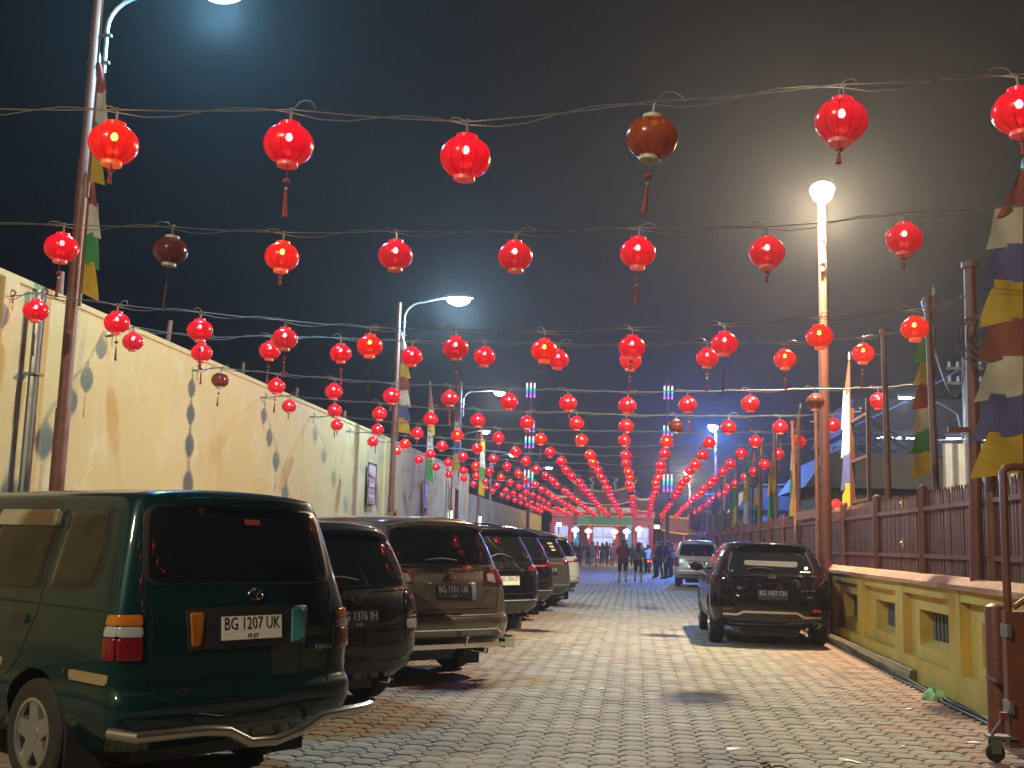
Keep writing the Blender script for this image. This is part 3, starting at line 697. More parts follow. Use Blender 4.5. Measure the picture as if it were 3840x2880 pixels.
    def antenna(s, y, shark=True, m=None):
        z = s.z1 + s.crown - .01; mb = MB()
        if shark: mb.add([(-.03, y - .1, z), (.03, y - .1, z), (0, y - .13, z + .07), (0, y - .08, z + .075), (-.03, y + .12, z), (.03, y + .12, z)], [(0, 1, 2), (0, 2, 3, 4), (1, 5, 3, 2), (3, 5, 4)])
        else: mb.tube([(0, y, z), (0, y - .35, z + .22)], .007, 6); mb.lathe([(.03, 0), (.025, .03), (.0, .04)], 8, (0, y, z))
        mb.build('antenna', m or s.paint, s.t)
    def exhaust(s, x, z=.27, ln=.2):
        y = s.at(.45)[0]; mb = MB(); mb.tube([(x, y + ln + .1, z), (x, y + .05, z)], .030, 12, cap=False); mb.tube([(x, y + ln + .1, z), (x, y + .07, z)], .025, 12); mb.build('exhaust', M_chrome, s.t)
    def underside(s):
        yr, yf, w_ = s.at(s.z0); mb = MB(); mb.box((0, (s.wb) / 2, .24), (.9, s.wb + .9, .16)); mb.tube([(-.6, 0, s.wr), (.6, 0, s.wr)], .06, 8); mb.lathe([(.0, -.13), (.14, -.06), (.14, .06), (.0, .13)], 10, (0, 0, s.wr), M=Matrix.Rotation(rad(90), 3, 'X')); mb.build('chassis', M_blackpl, s.t)
    def flaps(s, w_=.22):
        for sg in (-1, 1):
            mb = MB(); mb.box((sg * .72, -s.wr - .10, .25), (w_, .012, .30)); mb.build('mud_flap', M_black, s.t, smooth=False)

def paint(name, col, metal=.35, rough=.32): return mat(name, col, rough, metal=metal, coat=.75, noise=.06, nscale=2, spec=.06)
def ux(l, z): return l
HD = rad(52)
# --- dark green old van, nearest on the left
P_green = paint('green_paint', (.003, .024, .028), .2, .36)
K = Car('parked_van', 'dark green van with a white number plate and a chrome guard bar under its tail', 'van', (-3.02, 6.97, 0), rad(56),
        [(.30, -.78, 3.2, .74), (.40, -.93, 3.36, .80), (.50, -.965, 3.42, .835), (.60, -.96, 3.42, .845), (.635, -.915, 3.40, .835), (.85, -.91, 3.34, .845), (.95, -.905, 3.1, .84), (1.02, -.895, 2.6, .83), (1.08, -.88, 2.35, .82), (1.40, -.80, 1.95, .745), (1.64, -.735, 1.64, .685), (1.70, -.72, 1.55, .655)],
        P_green, D=.20, n=4.2, crown=.075, wb=2.65, wr=.315, track=.735, wheel_w=.20)
K.rear_glass([(-.65, 1.215), (.65, 1.215), (.60, 1.65), (-.60, 1.65)], .03, .09)
K.side_glass([[(-.50, 1.19), (-.02, 1.16), (-.02, 1.62), (-.46, 1.62), (-.54, 1.36)], [(.10, 1.15), (.90, 1.14), (.86, 1.60), (.10, 1.60)], [(1.0, 1.09), (1.95, 1.09), (1.5, 1.58), (.96, 1.60)]], frame=.022)
for kind in ('left', 'right'):
    for y0, y1 in ((.08, .88), (.96, 1.55)):
        K.part('rain_visor', mat('visor', (.30, .28, .22), .2, coat=.6), kind, [(y0, 1.515), (y1, 1.515), (y1 - .02, 1.615), (y0 + .02, 1.615)], .03, .03)
    K.seam('door_line', kind, [(.05, 1.63), (.05, 1.0), (.20, .75), (.36, .62)]); K.seam('door_line', kind, [(.93, 1.63), (.95, 1.05), (.95, .42)]); K.seam('door_line', kind, [(1.9, 1.1), (1.95, .8), (1.9, .42)])
    K.seam('waist_line', kind, [(-.75, 1.06), (2.4, 1.06)], .010)
    K.part('door_handle', M_blackpl, kind, [(.14, .94), (.32, .94), (.32, .99), (.14, .99)], .015, .02)
    K.part('door_handle', M_blackpl, kind, [(1.0, .94), (1.18, .94), (1.18, .99), (1.0, .99)], .015, .02)
    K.part('side_moulding', mat('beige_moulding', (.26, .21, .12), .5), kind, [(.42, .66), (2.2, .66), (2.2, .72), (.42, .72)], .02, .014)
    K.part('side_moulding', mat('beige_moulding', (.26, .21, .12), .5), kind, [(-.80, .67), (-.40, .67), (-.40, .725), (-.80, .725)], .02, .014)
for sg, kind in ((-1, 'left'), (1, 'right')):
    for nm, m, a, b_ in (('turn_lens', M_amber, .985, 1.045), ('reverse_lens', M_clear, .925, .983), ('stop_lens', M_red, .80, .923)):
        mb = MB(); K.patch(mb, 'rear', [(sg * .69, a), (sg * .815, a), (sg * .815, b_), (sg * .69, b_)], .018, .016); K.patch(mb, kind, [(-.83, a), (-.745, a), (-.745, b_), (-.83, b_)], .018, .013)
        mb.build(nm, m, K.t, ang=50)
K.seam('tailgate_gap', 'rear', [(-.63, 1.66), (-.67, 1.14), (-.64, 1.08), (-.64, .70), (-.60, .60), (-.5, .56), (.5, .56), (.60, .60), (.64, .70), (.64, 1.08), (.67, 1.14), (.63, 1.66)], .010)
K.seam('bumper_gap', 'rear', [(-.80, .625), (-.64, .625)], .008); K.seam('bumper_gap', 'rear', [(.64, .625), (.80, .625)], .008)
K.part('plate_garnish', M_blackpl, 'rear', [(-.42, .84), (.42, .84), (.44, 1.075), (-.44, 1.075)], .03, .007)
K.part('reflector', M_amber, 'rear', [(-.40, .86), (-.345, .86), (-.32, 1.05), (-.41, 1.05)], .02, .016); K.part('reflector', mat('blue_reflector', (.06, .26, .36), .25), 'rear', [(.30, .85), (.405, .875), (.41, 1.055), (.31, 1.055)], .02, .016)
K.plate(.955, 'BG 1207 UK', '10·27', True); K.badge(.05, 1.145, .05)
K.lettering(.57, .815, 'KIJANG', .042, mat('badge_grey', (.35, .36, .36), .4, metal=.5))
K.part('window_sticker', mat('red_sticker', (.28, .05, .05), .6), 'rear', [(.02, 1.555), (.14, 1.555), (.14, 1.59), (.02, 1.59)], .004, .0095)
K.spoiler(.60, .055, 1.70, P_green, back=.25)
mb = MB(); pts = [(-.86, -.90, .44), (-.80, -1.06, .43), (-.40, -1.10, .43), (-.25, -1.10, .41), (-.10, -1.10, .335), (.08, -1.10, .325), (.26, -1.10, .36), (.42, -1.10, .43), (.80, -1.06, .44), (.90, -1.0, .44)]
mb.tube(pts, .03, 12); mb.tube([(-.35, -1.09, .42), (-.35, -.75, .36)], .018, 8); mb.tube([(.45, -1.09, .42), (.45, -.75, .36)], .018, 8); mb.build('guard_bar', mat('dull_chrome', (.38, .40, .38), .28, metal=.9), K.t)
K.front_bits(1.0, [(-.62, 1.12), (.62, 1.12), (.54, 1.6), (-.54, 1.6)]); K.underside(); K.flaps(.24); K.mirror(2.05, 1.08, M_blackpl)
K.part('fuel_cap', M_blackpl, 'left', [(-.35, .69), (-.31, .69), (-.31, .73), (-.35, .73)], .01, .006)

# --- black MPV
P_black = paint('black_paint', (.002, .002, .0025), .0, .5)
A = Car('parked_minivan', 'black minivan between the dark green van and the silver minivan', 'car', (-3.0, 10.0, 0), rad(52),
        [(.27, -.62, 3.2, .74), (.36, -.74, 3.38, .80), (.52, -.79, 3.45, .835), (.70, -.79, 3.42, .845), (.88, -.77, 3.25, .84), (.98, -.74, 2.9, .83), (1.06, -.70, 2.55, .815), (1.30, -.60, 2.1, .755), (1.50, -.50, 1.7, .69), (1.56, -.46, 1.55, .655)],
        P_black, D=.34, n=3.0, crown=.085, wb=2.55, wr=.30, track=.735, wheel_w=.19, rimstyle=8)
A.rear_glass([(-.66, 1.08), (.66, 1.08), (.58, 1.47), (-.58, 1.47)], .025, .10)
A.side_glass([[(-.35, 1.09), (.15, 1.08), (.15, 1.47), (-.15, 1.46)], [(.25, 1.07), (1.05, 1.05), (1.0, 1.48), (.25, 1.48)], [(1.15, 1.05), (2.0, 1.03), (1.55, 1.45), (1.12, 1.48)]])
for sg, kind in ((-1, 'left'), (1, 'right')):
    mb = MB(); A.patch(mb, 'rear', [(sg * .58, .80), (sg * .79, .80), (sg * .79, 1.04), (sg * .60, 1.03)], .03, .012); A.patch(mb, kind, [(-.62, .80), (-.36, .86), (-.30, 1.02), (-.58, 1.04)], .03, .01); tl = mb.build('tail_lamp', mat('smoked_lens', (.025, .006, .006), .1, coat=.8), A.t, ang=50)
    mb = MB(); A.patch(mb, 'rear', [(sg * .60, .70), (sg * .76, .70), (sg * .77, .785), (sg * .60, .785)], .02, .014); mb.build('reverse_lens', M_clear, tl, ang=50)
A.seam('chrome_line', 'rear', [(-.72, 1.045), (-.25, 1.05), (-.16, .99), (.16, .99), (.25, 1.05), (.72, 1.045)], .012, M_chrome, .008, A.t)
A.seam('tailgate_gap', 'rear', [(-.66, 1.05), (-.57, .78), (-.60, .56), (.60, .56), (.57, .78), (.66, 1.05)], .008); A.seam('bumper_line', 'rear', [(-.78, .60), (.78, .60)], .008)
A.part('lower_bumper', M_blackpl, 'rear', [(-.55, .33), (.55, .33), (.62, .44), (-.62, .44)], .03, .008); A.plate(.80, 'BG 1376 IH', '11·26', False); A.badge(.0, .965, .05, mat('dark_badge', (.08, .08, .08), .3, metal=.8))
A.spoiler(.56, .10, 1.555, P_black, back=.2); A.wiper(-.38, .05, 1.12); A.exhaust(.45, .25); A.underside(); A.antenna(1.4, False); A.front_bits(1.0, [(-.6, 1.1), (.6, 1.1), (.52, 1.46), (-.52, 1.46)]); A.mirror(2.0, 1.06, P_black)

# --- silver-bronze minivan with black plate
P_bronze = paint('bronze_silver_paint', (.22, .19, .165), .55, .3)
INN = [(.34, -.92, 3.3, .83), (.44, -1.05, 3.45, .885), (.58, -1.08, 3.52, .905), (.66, -1.075, 3.5, .905), (.70, -1.03, 3.5, .90), (.92, -1.01, 3.38, .90), (1.06, -.97, 3.0, .885), (1.13, -.935, 2.45, .865), (1.40, -.83, 2.0, .79), (1.62, -.72, 1.6, .72), (1.68, -.69, 1.5, .69)]
B = Car('parked_minivan', 'bronze-silver minivan with red tail lamps, black plate and roof fin', 'car', (-2.70, 12.75, 0), rad(46), INN, P_bronze, D=.34, n=3.0, crown=.09, wb=2.75, wr=.345, track=.77, wheel_w=.215, rimstyle=10)
B.rear_glass([(-.70, 1.24), (.70, 1.24), (.62, 1.61), (-.62, 1.61)], .03, .10)
B.side_glass([[(-.62, 1.16), (.1, 1.14), (.1, 1.58), (-.35, 1.56)], [(.2, 1.13), (1.1, 1.12), (1.05, 1.59), (.2, 1.59)], [(1.2, 1.12), (2.1, 1.1), (1.6, 1.55), (1.17, 1.59)]])
def hlamps(c, z0, z1, xin, sgz=.04, lens=True):
    for sg, kind in ((-1, 'left'), (1, 'right')):
        wl = c.at(z1)[2]; mb = MB(); c.patch(mb, 'rear', [(sg * xin, z0 + sgz), (sg * (wl - .05), z0), (sg * (wl - .06), z1), (sg * (xin + .04), z1 - .01)], .025, .014)
        y0 = c.at(z0)[0]; c.patch(mb, kind, [(y0 + .14, z0), (y0 + .42, z0 + .05), (y0 + .46, z1), (y0 + .14, z1)], .025, .012); tl = mb.build('tail_lamp', M_red, c.t, ang=50)
        if lens: mb = MB(); c.patch(mb, 'rear', [(sg * (xin + .03), z0 + sgz + .01), (sg * (xin + .17), z0 + .03), (sg * (xin + .17), z1 - .05), (sg * (xin + .05), z1 - .05)], .02, .019); mb.build('clear_lens', M_clear, tl, ang=50)
hlamps(B, 1.0, 1.185, .48)
B.seam('chrome_line', 'rear', [(-.66, 1.205), (.66, 1.205)], .022, M_chrome, .012, B.t)
B.seam('tailgate_gap', 'rear', [(-.70, 1.2), (-.70, 1.0), (-.64, .76), (.64, .76), (.70, 1.0), (.70, 1.2)], .009); B.part('bumper_groove', M_blackpl, 'rear', [(-.72, .685), (.72, .685), (.72, .71), (-.72, .71)], .01, .006)
B.seam('chrome_line', 'rear', [(-.70, .545), (.62, .545), (.70, .49)], .016, M_chrome, .01, B.t)
B.part('lower_bumper', M_blackpl, 'rear', [(-.62, .37), (.62, .37), (.68, .46), (-.68, .46)], .03, .01)
B.part('plate_recess', mat('recess_grey', (.10, .085, .08), .4), 'rear', [(-.36, .835), (.36, .835), (.33, 1.045), (-.33, 1.045)], .02, .006); B.part('reflector', mat('pale_blue_strip', (.30, .38, .55), .3), 'rear', [(.27, .85), (.31, .85), (.33, 1.035), (.27, 1.035)], .01, .012)
B.plate(.94, 'BG 1701 UB', '12·26', False); B.badge(.02, 1.115, .055); B.lettering(.52, .965, 'LUX', .028, M_chrome)
B.part('reflector', M_red, 'rear', [(.55, .60), (.66, .60), (.66, .63), (.55, .63)], .006, .012); B.part('reflector', M_red, 'rear', [(-.66, .60), (-.55, .60), (-.55, .63), (-.66, .63)], .006, .012)
B.spoiler(.66, .10, 1.69, P_bronze, back=.35); B.wiper(-.30, .12, 1.27, .02); B.antenna(.3, True)
mb = MB(); mb.box((0, -1.09, .375), (1.36, .05, .05)); mb.box((.74, -1.06, .385), (.14, .12, .10)); mb.box((-.74, -1.06, .385), (.14, .12, .10)); mb.tube([(0, -1.08, .37), (0, -.7, .36)], .03, 8); mb.lathe([(.0, .08), (.025, .07), (.03, .05), (.025, .03), (.015, .02), (.015, -.04)], 10, (.12, -1.13, .42)); mb.build('guard_bar', M_chrome, B.t)
B.underside(); B.flaps(); B.front_bits(1.06, [(-.64, 1.18), (.64, 1.18), (.56, 1.58), (-.56, 1.58)]); B.mirror(2.1, 1.15, P_bronze); B.exhaust(.5, .30)

# --- SUVs further along
SUV = [(.38, -.80, 3.3, .82), (.48, -.94, 3.5, .89), (.64, -.97, 3.58, .92), (.80, -.955, 3.55, .925), (.95, -.94, 3.4, .92), (1.08, -.91, 3.1, .905), (1.16, -.88, 2.45, .88), (1.42, -.77, 2.0, .79), (1.62, -.66, 1.6, .71), (1.68, -.62, 1.5, .67)]
def suv(label, loc, hd, P, plate, white, stick=False, name='parked_suv'):
    c = Car(name, label, 'car', loc, hd, SUV, P, D=.36, n=2.9, crown=.08, wb=2.74, wr=.375, track=.78, wheel_w=.23, rimstyle=6)
    c.rear_glass([(-.68, 1.19), (.68, 1.19), (.58, 1.58), (-.58, 1.58)], .03, .10)
    c.side_glass([[(-.45, 1.20), (.1, 1.17), (.1, 1.58), (-.2, 1.55)], [(.2, 1.16), (1.1, 1.15), (1.05, 1.59), (.2, 1.59)], [(1.2, 1.15), (2.1, 1.13), (1.6, 1.55), (1.17, 1.59)]])
    hlamps(c, 1.04, 1.13, .50, .01, False); c.seam('chrome_line', 'rear', [(-.5, 1.06), (.5, 1.06)], .03, M_chrome if white else mat('amber_strip', (.32, .07, .03), .3, coat=.5), .012, c.t)
    c.seam('tailgate_gap', 'rear', [(-.68, 1.0), (-.63, .70), (.63, .70), (.68, 1.0)], .009); c.part('lower_bumper', M_blackpl, 'rear', [(-.70, .42), (.70, .42), (.76, .56), (-.76, .56)], .03, .01)
    c.seam('chrome_line', 'rear', [(-.72, .60), (.72, .60)], .014, M_chrome, .012, c.t)
    c.plate(.90, plate, '', white); c.badge(0, 1.13, .05); c.spoiler(.62, .12, 1.68, P, back=.3); c.wiper(-.34, .1, 1.25, .05); c.exhaust(.58, .34); c.underside(); c.flaps(); c.front_bits(1.1, [(-.64, 1.2), (.64, 1.2), (.56, 1.56), (-.56, 1.56)]); c.mirror(2.1, 1.17, P)
    for sg in (-1, 1):
        mb = MB(); mb.tube([(sg * .60, -.2, 1.74), (sg * .62, .2, 1.79), (sg * .62, 1.3, 1.79), (sg * .60, 1.6, 1.73)], .018, 8); mb.build('roof_rail', M_chrome, c.t)
        c.part('fog_reflector', M_red, 'rear', [(sg * .60, .64), (sg * .72, .64), (sg * .72, .67), (sg * .60, .67)], .006, .012)
    if stick:
        for q in range(3): c.part('window_sticker', mat('yellow_sticker', (.5, .45, .22), .6), 'rear', [(.12 + q * .03, 1.47 - q * .07), (.30 + q * .02, 1.47 - q * .07), (.30 + q * .02, 1.51 - q * .07), (.12 + q * .03, 1.51 - q * .07)], .004, .0095)
    return c
suv('black SUV with a white plate parked past the bronze-silver minivan', (-2.72, 17.9, 0), rad(54), P_black, 'BG 1834 UT', True)
suv('grey-bronze SUV with a black plate and roof rails in the angled row', (-2.6, 24.7, 0), rad(55), paint('grey_bronze_paint', (.10, .095, .09), .5), 'BG 1482 AR', False, True)
suv('black SUV tucked behind the grey-bronze SUV in the angled row', (-2.75, 21.6, 0), rad(54), P_black, 'BG 1620 KA', False)
suv('white SUV at the far end of the angled row of cars', (-2.55, 28.0, 0), rad(55), paint('white_car_paint', (.6, .6, .6), .0), 'BG 1035 RS', False)

# --- black crossover on the right
C = Car('parked_crossover', 'black crossover with a roof fin parked beside the low yellow wall', 'car', (2.10, 18.4, 0), rad(0),
        [(.30, -.72, 3.3, .82), (.40, -.86, 3.48, .885), (.58, -.92, 3.55, .92), (.76, -.92, 3.5, .925), (.92, -.88, 3.35, .915), (1.04, -.84, 2.8, .90), (1.12, -.79, 2.35, .86), (1.34, -.62, 1.85, .775), (1.50, -.47, 1.4, .69), (1.545, -.42, 1.3, .65)],
        P_black, D=.40, n=2.6, crown=.085, wb=2.66, wr=.355, track=.80, wheel_w=.23, rimstyle=10)
C.rear_glass([(-.66, 1.13), (.66, 1.13), (.545, 1.49), (-.545, 1.49)], .03, .11)
C.side_glass([[(-.25, 1.17), (.15, 1.15), (.15, 1.50), (-.02, 1.46)], [(.25, 1.14), (1.05, 1.12), (1.0, 1.51), (.25, 1.51)], [(1.15, 1.12), (2.05, 1.1), (1.5, 1.48), (1.12, 1.51)]])
for sg, kind in ((-1, 'left'), (1, 'right')):
    mb = MB(); C.patch(mb, 'rear', [(sg * .60, .93), (sg * .80, .90), (sg * .80, 1.09), (sg * .70, 1.10)], .03, .012); C.patch(mb, 'rear', [(sg * .705, 1.10), (sg * .765, 1.10), (sg * .63, 1.46), (sg * .59, 1.46)], .015, .011); C.patch(mb, kind, [(-.55, .92), (-.28, .98), (-.24, 1.08), (-.50, 1.10)], .03, .01); mb.build('tail_lamp', mat('dark_red_lens', (.018, .003, .004), .1, coat=.8), C.t, ang=50)
    C.part('reflector', mat('glow_reflector', (.5, .01, .03), .2, emit=(1, .02, .06), estr=.12, sample='NONE') if sg > 0 else M_red, 'rear', [(sg * .60, .565), (sg * .74, .565), (sg * .74, .60), (sg * .60, .60)], .008, .012)  # right reflector's bright glint is put in as a weak emission
    C.part('side_garnish', mat('grey_trim', (.10, .10, .105), .4), kind, [(.45, .36), (2.2, .36), (2.2, .44), (.45, .44)], .02, .012)
C.seam('chrome_line', 'rear', [(-.70, 1.09), (-.12, 1.10), (-.08, 1.075), (.08, 1.075), (.12, 1.10), (.70, 1.09)], .03, M_chrome, .014, C.t)
C.seam('tailgate_gap', 'rear', [(-.66, 1.08), (-.60, .92), (-.56, .64), (.56, .64), (.60, .92), (.66, 1.08)], .008)
C.seam('bumper_trim', 'rear', [(-.74, .50), (-.52, .50), (-.44, .545), (.36, .545), (.48, .48), (.74, .48)], .035, mat('satin_silver', (.42, .44, .45), .3, metal=.8), .014, C.t)
C.part('lower_bumper', M_blackpl, 'rear', [(-.66, .34), (.66, .34), (.70, .46), (-.70, .46)], .03, .008); C.seam('skid_strip', 'rear', [(-.62, .365), (.18, .365), (.26, .40), (.5, .40)], .02, M_chrome, .016, C.t)
C.plate(.80, 'BG 1437 CH', '', False); C.lettering(-.47, .90, 'CR-V', .055, M_chrome); C.lettering(.56, .78, 'TURBO', .03, mat('badge_grey', (.35, .36, .36), .4)); C.seam('chrome_line', 'rear', [(.42, .88), (.66, .88)], .01, M_chrome, .008, C.t)
mb = MB(); p = C.rear(0, 1.085); mb.box(p + Vector((0, -.025, 0)), (.035, .02, .07), M=Matrix.Rotation(.3, 3, 'Y')); mb.box(p + Vector((-.045, -.025, 0)), (.014, .02, .08)); mb.box(p + Vector((.045, -.025, 0)), (.014, .02, .08)); mb.box(p + Vector((0, -.025, 0)), (.09, .02, .014)); mb.build('badge', M_chrome, C.t, smooth=False)
C.part('window_sticker', M_white, 'rear', [(.50, 1.19), (.56, 1.19), (.57, 1.24), (.51, 1.24)], .02, .0095); C.part('window_sticker', mat('cream_sticker', (.5, .45, .38), .6), 'rear', [(.43, 1.145), (.60, 1.145), (.60, 1.17), (.43, 1.17)], .004, .0095)
C.part('sun_shade', mat('shade_grey', (.10, .097, .088), .9), 'rear', [(-.42, 1.24), (-.05, 1.235), (.40, 1.22), (.42, 1.31), (-.40, 1.315)], .04, .0092)
C.spoiler(.58, .10, 1.565, P_black, back=.25); C.wiper(-.36, .02, 1.17, .03); C.antenna(.35, True); C.exhaust(.52, .30); C.underside(); C.front_bits(1.04, [(-.62, 1.16), (.62, 1.16), (.54, 1.46), (-.54, 1.46)]); C.mirror(2.0, 1.12, P_black)

# --- silver minivan further up on the right
P_silver = paint('silver_paint', (.42, .40, .36), .5)
S_ = Car('parked_minivan', 'silver minivan parked on the fence side near the standing group', 'car', (2.36, 43.0, 0), rad(-4), [(r[0], r[1] + .1, r[2], r[3] * .97) for r in INN], P_silver, D=.30, n=3.2, crown=.09, wb=2.75, wr=.33, track=.74)
S_.rear_glass([(-.66, 1.17), (.66, 1.17), (.57, 1.60), (-.57, 1.60)], .02, .10)
S_.side_glass([[(-.52, 1.16), (.1, 1.14), (.1, 1.58), (-.3, 1.56)], [(.2, 1.13), (1.1, 1.12), (1.05, 1.59), (.2, 1.59)], [(1.2, 1.12), (2.1, 1.1), (1.6, 1.55), (1.17, 1.59)]])
for sg, kind in ((-1, 'left'), (1, 'right')):
    mb = MB(); S_.patch(mb, 'rear', [(sg * .68, .76), (sg * .80, .76), (sg * .79, 1.12), (sg * .70, 1.12)], .03, .014); S_.patch(mb, kind, [(-.80, .76), (-.66, .80), (-.62, 1.10), (-.78, 1.12)], .03, .012); mb.build('tail_lamp', M_red, S_.t, ang=50)
S_.seam('chrome_line', 'rear', [(-.40, .99), (.40, .99)], .03, M_chrome, .012, S_.t); S_.part('plate_recess', mat('recess_grey', (.10, .085, .08), .4), 'rear', [(-.32, .80), (.32, .80), (.32, .96), (-.32, .96)], .02, .006)
S_.plate(.88, 'BG 1853 LN', '', True); S_.badge(.02, 1.08, .06); S_.seam('tailgate_gap', 'rear', [(-.66, 1.13), (-.66, .74), (.66, .74), (.66, 1.13)], .012); S_.part('bumper_groove', M_blackpl, 'rear', [(-.70, .45), (.70, .45), (.70, .49), (-.70, .49)], .01, .006); S_.underside(); S_.mirror(2.1, 1.15, P_silver); S_.front_bits(1.06, [(-.62, 1.18), (.62, 1.18), (.54, 1.58), (-.54, 1.58)])

# ------------------------------------------------------------------ lanterns and their cables
def lantern_mat(name, tr, em, es, tfac=.34, dif=(.3, .01, .02)):
    m = bpy.data.materials.new(name); m.use_nodes = True; nt = m.node_tree; N = nt.nodes; L = nt.links
    b = N['Principled BSDF']; b.inputs['Base Color'].default_value = (*dif, 1); b.inputs['Roughness'].default_value = .22
    b.inputs['Emission Color'].default_value = (*em, 1)
    tc = N.new('ShaderNodeTexCoord'); sx = N.new('ShaderNodeSeparateXYZ'); L.new(tc.outputs['Object'], sx.inputs[0])
    # the cloth glows most beside the bulb
    vm = N.new('ShaderNodeVectorMath'); vm.operation = 'DISTANCE'; vm.inputs[1].default_value = (0, 0, .05); L.new(tc.outputs['Object'], vm.inputs[0])
    mr = N.new('ShaderNodeMapRange'); mr.inputs['From Min'].default_value = .095; mr.inputs['From Max'].default_value = .18
    mr.inputs['To Min'].default_value = es * 2.3; mr.inputs['To Max'].default_value = es * .55; L.new(vm.outputs['Value'], mr.inputs['Value'])
    # woven net of the cloth
    at = N.new('ShaderNodeMath'); at.operation = 'ARCTAN2'; L.new(sx.outputs['Y'], at.inputs[0]); L.new(sx.outputs['X'], at.inputs[1])
    def wave(v, k):
        a = N.new('ShaderNodeMath'); a.operation = 'MULTIPLY'; a.inputs[1].default_value = k; L.new(v, a.inputs[0])
        s = N.new('ShaderNodeMath'); s.operation = 'SINE'; L.new(a.outputs[0], s.inputs[0])
        q = N.new('ShaderNodeMapRange'); q.inputs['From Min'].default_value = .6; q.inputs['From Max'].default_value = 1; q.inputs['To Min'].default_value = 1; q.inputs['To Max'].default_value = .78
        L.new(s.outputs[0], q.inputs['Value']); return q.outputs['Result']
    p = N.new('ShaderNodeMath'); p.operation = 'MULTIPLY'; L.new(wave(at.outputs[0], 60), p.inputs[0]); L.new(wave(sx.outputs['Z'], 520), p.inputs[1])
    e = N.new('ShaderNodeMath'); e.operation = 'MULTIPLY'; L.new(mr.outputs['Result'], e.inputs[0]); L.new(p.outputs[0], e.inputs[1])
    L.new(e.outputs[0], b.inputs['Emission Strength'])
    t_ = N.new('ShaderNodeBsdfTransparent'); t_.inputs['Color'].default_value = (*tr, 1)
    mx = N.new('ShaderNodeMixShader'); mx.inputs['Fac'].default_value = tfac
    L.new(b.outputs[0], mx.inputs[1]); L.new(t_.outputs[0], mx.inputs[2]); L.new(mx.outputs[0], N['Material Output'].inputs['Surface'])
    m.cycles.emission_sampling = 'NONE'; return m
ML = dict(crimson=lantern_mat('crimson_cloth', (.75, .02, .03), (1, .006, .03), .66),
          orange=lantern_mat('orange_cloth', (.8, .06, .02), (1, .022, .006), .8),
          rose=lantern_mat('rose_cloth', (.8, .06, .06), (1, .03, .06), .5),
          dead=lantern_mat('brown_faint_glow_cloth', (.75, .22, .14), (1, .05, .01), .012, .45, (.16, .035, .022)),  # slight glow put into the cloth, though no bulb burns inside
          amber=lantern_mat('amber_faint_glow_cloth', (.8, .3, .12), (1, .09, .01), .10, .45, (.24, .07, .02)))  # dim amber glow painted into the cloth of a lantern that is off
M_bulb = {k: mat('bulb_' + k, (.9, .9, .9), .4, emit=c, estr=s, sample='FRONT') for k, c, s in (('crimson', (1, .74, .60), 190), ('orange', (1, .66, .28), 210), ('rose', (1, .7, .6), 110))}
M_ringr = {k: mat('ring_' + k, (.42, .16, .12), .4, emit=c, estr=s, sample='NONE') for k, c, s in (('crimson', (1, .03, .05), .35), ('orange', (1, .10, .01), .55), ('rose', (1, .05, .05), .2), ('dead', (.3, .3, .25), .0), ('amber', (.3, .3, .25), .0))}
M_ringd = mat('ring_pale', (.40, .40, .34), .5)
M_tas = mat('tassel_red', (.28, .035, .03), .8); M_bead = mat('bead', (.5, .42, .35), .3)
RR = .158
prof = []
for k in range(15):
    a = -1.13 + 2.26 * k / 14; prof.append((RR * (math.cos(a) ** .9) , .118 * math.sin(a) / math.sin(1.13)))
gore = lambda a: 1 - .022 * abs(math.cos(6 * a)) ** 8
LM = {}
for k in ML:
    mb = MB(); mb.lathe(prof, 36, mod=gore); LM['shell', k] = mb.mesh('shell', ML[k])
    mb = MB(); mb.lathe([(.066, .112), (.066, .142), (.055, .145)], 18); LM['collar', k] = mb.mesh('collar', M_ringd if k in ('dead', 'amber') else ML[k])
    mb = MB(); mb.lathe([(.064, -.112), (.067, -.145), (.055, -.147), (.02, -.135), (.0, -.134)], 18); LM['base_ring', k] = mb.mesh('base_ring', M_ringd if k in ('dead', 'amber') else M_ringr[k])
    if k in M_bulb:
        mb = MB(); mb.lathe([(.0, .022), (.015, .027), (.023, .043), (.020, .060), (.012, .074), (.0, .078)], 8); LM['bulb', k] = mb.mesh('bulb', M_bulb[k])
    else:
        mb = MB(); mb.lathe([(.0, .025), (.014, .03), (.021, .045), (.018, .062), (.011, .075), (.0, .078)], 8); LM['bulb', k] = mb.mesh('bulb', M_ringd)
mb = MB()
for s in range(12):
    a = math.pi * 2 * (s + .5) / 12 - math.pi / 12
    mb.tube([(r_ * math.cos(a) * 1.002 * .98, r_ * math.sin(a) * 1.002 * .98, z_) for r_, z_ in prof], .0022, 4, cap=False)
LM['ribs'] = mb.mesh('ribs', mat('lantern_rib', (.12, .006, .006), .6))
mb = MB(); mb.tube([(0, 0, .13), (.003, 0, .18), (0, 0, .225)], .008, 6); mb.tube([(0, .02, .235), (0, 0, .245), (0, -.02, .235)], .006, 5)
LM['hanger'] = mb.mesh('hanger', M_wirep)
def tassel(long):
    mb = MB(); z = -.135; l = .34 if long else .13
    mb.tube([(0, 0, z), (0, 0, z - l * .3)], .003, 4)
    mb.lathe([(.0, .022), (.02, .012), (.026, 0), (.02, -.012), (.0, -.022)], 8, (0, 0, z - l * .32))
    mb.lathe([(.0, .014), (.014, 0), (.0, -.014)], 8, (0, 0, z - l * .46), mi=1)
    mb.tube([(0, 0, z - l * .5), (0, 0, z - l * .58), (0, 0, z - l * .62), (0.003, 0, z - l)], [.004, .012, .009, .018], 8)
    return mb.mesh('tassel', [M_tas, M_bead])
LM['long'] = tassel(True); LM['short'] = tassel(False)
